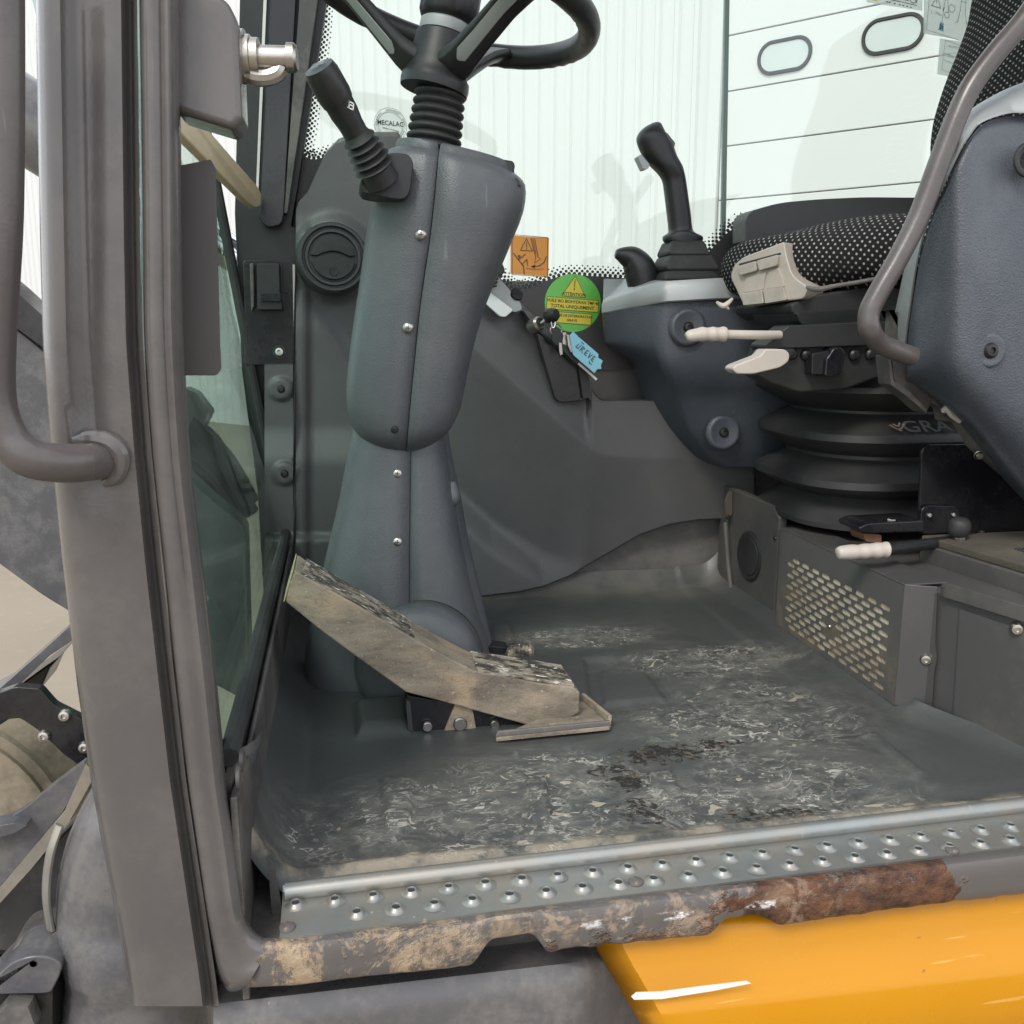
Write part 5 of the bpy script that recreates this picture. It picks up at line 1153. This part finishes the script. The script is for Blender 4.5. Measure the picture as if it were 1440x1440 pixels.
art = [(k1*.8, b), (k1*1.1, [uvp(-4.5, -23), uvp(-13, -7), uvp(4, -7), uvp(-4.5, -23)]), (k1*1.2, [uvp(-4.5, -18), uvp(-4.5, -12)]), (k1*1.2, [uvp(-4.5, -10.4), uvp(-4.5, -9)]),
       (k1*1.7, [uvp(-23, -2), uvp(-16, 6), uvp(-9, 14), uvp(-7.5, 25)]), (k1*1.7, [uvp(-16, 6), uvp(-6, -2)]), (k1*1.4, [uvp(-11, 12), uvp(-4, 5), uvp(-3, 13)]),
       (k1*1.3, [uvp(2, -24), uvp(6, -8), uvp(9, 1)]), (k1*1.3, [uvp(7, -24), uvp(11, -6), uvp(12, 0)]), (k1*1.2, [uvp(4.5, -24), uvp(9, -4)]), (k1*.7, [uvp(9, 1), uvp(7, 9), uvp(16, 3), uvp(12, 0)]),
       (k1*1.5, [uvp(24, -1), uvp(21, 7), uvp(14, 12.5), uvp(5, 14)]), (k1*.7, [uvp(-5, 17), uvp(8, 18), uvp(20, 16)])]
strokes('pictogram', art, O, U3, V3, k1, 'brownink', og, lift=.0005, fills=[[uvp(*p) for p in circ((-15, 1.5), 2.2, 10)[:-1]][::-1], [uvp(2, 14), uvp(8, 10.8), uvp(7.5, 17)]])
rs, rc_ = label('quality_sticker', [(549+22*math.cos(q), 176+22*math.sin(q)) for q in [2*math.pi*i/36 for i in range(36)]], 'film', 'small pale round maker sticker on the glass between stalk and steering column', 'sticker')
O = A(549, 176, YL-.0003)
strokes('outline', [[uvp(*p) for p in circ((0, 0), 21.5, 36)], [uvp(*p) for p in circ((0, 0), 16.5, 32)]]+[(k1*1.6, [uvp(19*math.cos(q), 19*math.sin(q)), uvp(19*math.cos(q+.07), 19*math.sin(q+.07))]) for q in [.17*i for i in range(37)] if int(q*3) % 4]+[(k1*1.4, [uvp(-10, 4), uvp(-3, 5)]), (k1*1.1, [uvp(-1, 5), uvp(11, 7)]), [uvp(-2, 12), uvp(3, 14), uvp(10, 9)]], O, U3, V3, k1*.7, 'inkgrey', rs, lift=.0005)
text('MECALAC', O+U3.cross(V3)*.0006+V3*k1*2, U3, V3, 8.2*k1, 'ink', rs, bold=.02, sx=.95)
s1, _ = label('lift_chart_sticker', [(1219, -40), (1298, -28), (1297, 15), (1219, 3)], 'film', 'pale strip sticker with a yellow corner at the top edge of the rear side glass', 'sticker')
O = A(1258, -8, YL-.0003); U7, V7 = Vector((math.cos(.13), 0, -math.sin(.13))), Vector((0, 0, 1))
strokes('yellow_corner', [], O, U7, V7, 0, 'yellowlab', s1, fills=[yrect(-37, 3, -26, 14)])
strokes('chart_lines', [(k1*.9, [uvp(-24, 8), uvp(36, 8)]), (k1*1.5, [uvp(0, 4), uvp(22, 4)]), (k1*1.2, [uvp(26, -6), uvp(36, 4)]), (k1, [uvp(*p) for p in circ((30, 0), 6, 14)])]+[(k1*1.4, [uvp(x, 12), uvp(x+2, 12)]) for x in (-12, -8, 0, 8, 14, 20, 26)], O, U7, V7, k1*.7, 'ink', s1, lift=.0006)
s2, _ = label('load_sticker', [(1300, -30), (1372, -18), (1372, 60), (1299, 47)], 'film', 'pale line drawing sticker with hook and 2t weight, partly behind the seat back', 'sticker')
O = A(1335, 20, YL-.0003)
strokes('drawing', [(k1*.7, [uvp(-34, -40), uvp(-35, 27), uvp(34, 33)]), (k1*1.1, [uvp(-22, -20), uvp(-30, -6), uvp(-15, -5), uvp(-22, -20)]), (k1, [uvp(-22.3, -15), uvp(-22.3, -10)]), [uvp(-5, -34), uvp(-9, -14), uvp(-11, -2), uvp(-8, -8)], [uvp(-10, -6), uvp(-11, 14)], [uvp(-5, -20), uvp(-2, -2)], [uvp(*p) for p in circ((3, -8), 5, 12)], [uvp(*p) for p in circ((-4, 2), 4, 12)],
    [uvp(18, -36), uvp(17, -8), uvp(14, 8)], [uvp(25, -36), uvp(25, -8), uvp(29, 8)], [uvp(16, 6), uvp(11, 10)], [uvp(27, 5), uvp(33, 10)], [uvp(17, -20), uvp(26, -20)]], O, U7, V7, k1*.8, 'inkgrey', s2, lift=.0005)
strokes('weight', [], O, U7, V7, 0, 'blue', s2, lift=.0005, fills=[[uvp(-16, 24), uvp(-7, 25), uvp(-8, 14), uvp(-14, 13)]])
text('2t', O+U7.cross(V7)*.0009+U7*k1*-11.5-V7*k1*19.5, U7, V7, 8*k1, 'ink', s2); text('2 t Max.', O+U7.cross(V7)*.0007-U7*k1*21-V7*k1*3, U7, V7, 6*k1, 'inkgrey', s2)
s3, _ = label('text_sticker', [(1322, 54), (1362, 60), (1360, 112), (1318, 104)], 'film', 'small pale text sticker below the hook drawing, half hidden by the seat back', 'sticker')
O = A(1340, 82, YL-.0003); strokes('frame', [[uvp(-15, -22), uvp(18, -18), uvp(17, 24), uvp(-17, 18), uvp(-15, -22)], [uvp(-15, -4), uvp(18, -1)], [uvp(-15, 5), uvp(18, 9)]], O, U7, V7, k1*.6, 'inkgrey', s3, lift=.0005)
text('ALLIANCE', O+U7.cross(V7)*.0007+V7*k1*15+U7*k1*2, U7, V7, 5*k1, 'inkgrey', s3); text('AUTO', O+U7.cross(V7)*.0007+V7*k1*1+U7*k1*-4, U7, V7, 4*k1, 'inkgrey', s3)
# ================================================================= KEYS
YK = .79
ky = thing('key_bunch', A(782, 464, YK), 'bunch of keys with a sky blue plastic tag hanging from the ignition switch', 'keys')
lathe('ignition_lock', [(.013, -.02), (.013, 0), (.010, .004), (.0001, .004)], A(758, 455, .80), (.5, -.9, .3), 'steel', ky, n=20)
lathe('key_head', [(.0001, .016), (.009, .0145), (.0125, .009), (.0135, .002), (.0125, -.006), (.006, -.012), (.0001, -.013)], A(774, 444, YK), (.55, -.8, .15), 'black', ky, n=24)
tube('key_blade', [A(760, 455, .80), A(771, 448, .793)], .0035, 'steel', ky, n=8)
tube('split_ring', [A(782+8*math.cos(q), 464+8*math.sin(q), YK+.004*math.cos(q)) for q in [2*math.pi*i/10 for i in range(10)]], .0012, 'steel', ky, n=6, closed=True)
tube('split_ring', [A(778+3*math.cos(q), 450+11*math.sin(q), YK-.008) for q in [2*math.pi*i/10 for i in range(10)]], .0011, 'chrome', ky, n=6, closed=True)
prism('spare_key', rnd([(776, 468), (786, 464), (793, 470), (791, 482), (783, 487), (776, 480)], 3), YK-.004, .006, 'black', ky, .0015)
prism('key_blade', rnd([(786, 482), (790, 482), (791.5, 498), (788, 500), (786.5, 494)], 1), YK-.006, .002, 'steel', ky, .0004)
prism('key_blade', rnd([(790, 468), (796, 467), (798, 480), (796, 492), (792, 490)], 1), YK, .002, 'steel', ky, .0004)
prism('key_blade', rnd([(797, 470), (802, 472), (806, 493), (803, 496), (799, 486)], 1), YK-.009, .002, 'steel', ky, .0004)
prism('strap', rnd([(790, 484), (795, 484), (815, 508), (812, 513), (790, 492)], 2), YK-.001, .003, 'black', ky, .0005)
tube('cable_tie', [A(813, 511, YK), A(826, 522, YK), A(839, 534, YK-.004)], .0022, 'white', ky, n=8)
tgp = [(801, 472), (806, 466), (814, 474), (842, 498), (841, 503), (848, 507), (845, 514), (846, 519), (840, 519), (836, 525), (806, 499)]
tg = prism('key_tag', rnd(tgp, 1.5), YK-.012, .002, 'blue', ky, .0005)
tk = px2m(1, YK); TU = Vector((.77, 0, -.64)); TV = Vector((.64, 0, .77)); TO = A(824, 496, YK-.0125)
sq = lambda x, y: (x*tk, y*tk)
strokes('handwriting', [[sq(-16, 3), sq(-17, -3), sq(-13, -3), sq(-12, 4)], [sq(-9, -4), sq(-9, 4), sq(-5, 3), sq(-8, 0), sq(-4, -4)], [sq(2, 4), sq(-1, 4), sq(-1, -3), sq(3, -3)], [sq(-1, 0), sq(2, 0)], [sq(5, 4), sq(7, -3), sq(9, 4)], [sq(15, 4), sq(12, 4), sq(12, -3), sq(16, -3)], [sq(12, 0), sq(15, 0)], [sq(11, -6), sq(14, -8), sq(17, -7)], [sq(-15, 7), sq(-10, 7)]], TO, TU, TV, tk*1.0, 'ink', tg, lift=.0006)

# ================================================================= MACHINE PARTS OUTSIDE THE CAB (left)
t = thing('excavator_boom', A(20, 700, .56), 'big dark slate boom plate with rounded lower edge left of the door post', 'boom')
prism('boom_plate', rnd([(-160, 370), (8, 450), (60, 492), (130, 560), (210, 615), (282, 690), (345, 742), (352, 990), (250, 935), (150, 892), (97, 860), (60, 838), (0, 794), (-160, 680)], [0, 20, 20, 30, 30, 30, 10, 10, 30, 20, 20, 20, 30, 0]), .56, .06, 'boom', t, .004)
prism('boom_top_rail', rnd([(-160, 260), (14, 402), (62, 446), (64, 492), (10, 452), (-160, 352)], 4), .545, .08, 'blackgloss', t, .004)
hc = thing('boom_cylinder', A(60, 190, .62), 'hydraulic cylinder with grey barrel and chrome rod slanting down behind the door post', 'hydraulic cylinder')
p0, p1, p2_ = A(-160, 45, 1.15), A(190, 268, 1.15), A(440, 427, 1.15)
dq = (p2_-p0).normalized(); lathe('barrel', [(.0001, 0), (.077, 0), (.077, (p1-p0).length-.03), (.085, (p1-p0).length-.03), (.085, (p1-p0).length), (.0001, (p1-p0).length)], p0, dq, 'cast', hc, n=36)
lathe('rod', [(.037, 0), (.037, (p2_-p1).length), (.0001, (p2_-p1).length)], p1, dq, 'chrome', hc, n=30)
wb = thing('wooden_bar', A(300, 225, .55), 'weathered pale wooden bar slanting down to the black rail of the far front pillar', 'bar')
yw = lambda x: .80+(x-356)*(.80-.16)/(356-236)
prism3('bar', [A(x, y, yw(x)) for x, y in [(236, 142), (262, 163), (352, 262), (359, 274), (357, 291), (350, 293), (336, 283), (236, 186)]], (.010, .004, .002), 'brass', wb, .002)
hs = thing('hose_bundle', A(300, 640, .72), 'bundle of black hydraulic hoses seen through the front glass above the boom', 'hoses')
for i, (a, b_, r) in enumerate((((262, 596), (352, 706), .016), ((258, 618), (350, 722), .018), ((262, 640), (340, 722), .015), ((255, 585), (330, 668), .012), ((258, 660), (330, 735), .014))):
    m = ((a[0]+b_[0])/2+6, (a[1]+b_[1])/2-10); tube('hose', [A(*a, .72+.02*i), A(*m, .74+.02*i), A(*b_, .76+.02*i)], r, 'rubber', hs, n=12)
prism('hose_clamp', rnd([(258, 545), (275, 552), (297, 580), (285, 606), (258, 620)], 3), .73, .05, 'frame_dark', hs, .003)
wh = thing('wheel', A(-110, 1090, .26), 'dusty tan tyre shoulder showing at the far left below the black bracket', 'wheel')
wcn = A(-150, 1235, .30); lathe('tyre', [(.10, -.05), (.12, .045), (.16, .06), (.185, .062), (.188, .055), (.20, .058), (.205, .05), (.232, .035), (.24, .0), (.24, -.1)], wcn, (.25, -.9, .30), 'tan', wh, n=64, angle=25)
lathe('rim', [(.0001, .0), (.06, .0), (.08, .03), (.10, .035), (.102, -.04)], wcn, (.25, -.9, .30), 'cast', wh, n=40)
for j in range(26):
    q = 2*math.pi*j/26; bx3, by3, bz3 = basis((.25, -.9, .30)); cpos = wcn+(bx3*math.cos(q)+by3*math.sin(q))*.228+bz3*.03
    er = (bx3*math.cos(q)+by3*math.sin(q)); et = bz3.cross(er)
    prism3('tread_block', [cpos+er*.018+et*.010, cpos+er*.018-et*.010, cpos-er*.012-et*.013, cpos-er*.012+et*.013], -bz3*.09, 'tan', wh, .002)
gb = thing('guard_bar', A(40, 930, .2), 'blue grey flat bar rising to the door post above the black bracket', 'bar')
prism('bar', rnd([(-80, 1010), (0, 968), (60, 915), (94, 884), (130, 862), (130, 880), (96, 905), (70, 922), (30, 960), (-10, 990), (-80, 1032)], 2), .20, .05, 'cast', gb, .003)
prism('bar_underside', [(-60, 1026), (30, 962), (60, 940), (86, 922), (70, 940), (58, 968), (30, 1000), (-60, 1060)], .23, .06, 'blackgloss', gb, .002)
kb_ = thing('mudguard_bracket', A(60, 1010, .14), 'glossy black bent bracket with three pale bolts beside the dusty tyre', 'bracket')
prism('bracket', rnd([(-60, 985), (0, 974), (22, 966), (56, 969), (76, 992), (112, 1010), (134, 1024), (136, 1072), (114, 1078), (90, 1062), (55, 1028), (28, 1010), (10, 1012), (-60, 1030)], 5), .14, .014, 'blackgloss', kb_, .003)
for x, y in ((91, 1006), (62, 1035), (119, 1051)): put(BOLT, kb_, A(x, y, .139), TOCAM, scale=.85)
pa = thing('link_plate', A(60, 1170, .06), 'flat grey steel link plate with thick dirty edge slanting up to the door post', 'plate')
pf = [(-80, 1290), (-80, 1185), (18, 1148), (38, 1135), (70, 1108), (118, 1072), (124, 1080), (88, 1142), (40, 1200), (0, 1248), (-80, 1330)]
prism('plate_face', rnd(pf, 2), .06, .012, 'cast', pa, .002)
prism('plate_edge', rnd([(121, 1074), (134, 1090), (96, 1158), (44, 1222), (0, 1270), (-80, 1350), (-80, 1330), (0, 1249), (40, 1201), (90, 1142)], 1), .055, .05, plain('dirty_plate_edge', (.17,.155,.13), .7, var=.3, vs=40, dust=.6, dcol=(.3,.25,.18)), pa, .002)
prism('plate_rib', rnd([(-80, 1172), (20, 1158), (38, 1161), (20, 1172), (-80, 1200)], 2), .045, .02, 'cast', pa, .003)
lf = thing('chassis_side', A(30, 1300, .08), 'smooth slate grey chassis flank below the link plate at the far left', 'chassis')
prism('flank', [(-160, 1350), (0, 1262), (60, 1200), (110, 1150), (140, 1180), (140, 1500), (-160, 1500)], .10, .03, 'cast', lf, .004)
tk_ = thing('pivot_housing', A(140, 1430, .0), 'rounded smooth grey pivot casting tucked behind the foot of the door post', 'casting')
rows = []
for y, l in ((1040, 150), (1075, 142), (1100, 134), (1130, 116), (1160, 101), (1190, 90), (1230, 81), (1265, 78), (1300, 80), (1335, 87), (1365, 90), (1395, 86), (1440, 84), (1520, 92)):
    p = A(l, y, .03); bump_ = .010*sstep(1270, 1310, y)-.012*sstep(1330, 1380, y)+.012*sstep(1380, 1440, y); row = []
    for j in range(21):
        a = math.pi*(1-j/20); row.append(Vector((p.x+.072+.072*math.cos(a), .05-(.085+bump_)*math.sin(a)**.8, p.z)))
    rows.append(row)
loft('housing', smooth_rows(rows, 3), 'cast', tk_, angle=80)
tube('clamp_band', [A(84, 1160, .005), A(72, 1195, .0), A(66, 1235, .0), A(66, 1270, .0), A(72, 1306, .005)], .0055, 'galv', tk_, n=10, flat=.6)
yk = thing('pivot_yoke', A(50, 1430, -.02), 'dark cast yoke with big hexagon bolt at the lower left corner', 'yoke')
prism('yoke_arm', rnd([(6, 1352), (24, 1328), (70, 1318), (92, 1300), (100, 1352), (70, 1356), (30, 1362), (8, 1374)], [8, 10, 6, 4, 4, 4, 4, 4]), .0, .05, 'frame_dark', yk, .004)
prism('yoke_plate', rnd([(-40, 1410), (-10, 1378), (18, 1352), (46, 1344), (72, 1346), (88, 1356), (84, 1372), (72, 1396), (60, 1398), (-40, 1400)], [0, 10, 14, 12, 10, 6, 8, 4, 2, 0]), -.03, .05, 'cast', yk, .004)
prism('yoke_body', rnd([(-40, 1396), (48, 1395), (74, 1386), (74, 1480), (-40, 1480)], 4), -.025, .06, 'black', yk, .004)
bq = A(26, 1424, -.03); lathe('hex_bolt', [(.0001, .018), (.017, .018), (.0195, .014), (.0195, 0)], bq, (.1, -1, .2), 'frame_dark', yk, n=6)
lathe('pin_hole', [(.0001, .0008), (.003, .0008)], A(47, 1355, -.0302), (0, -1, 0), 'ink', yk, n=14)
SC.cycles.max_bounces = 10; SC.cycles.transparent_max_bounces = 16
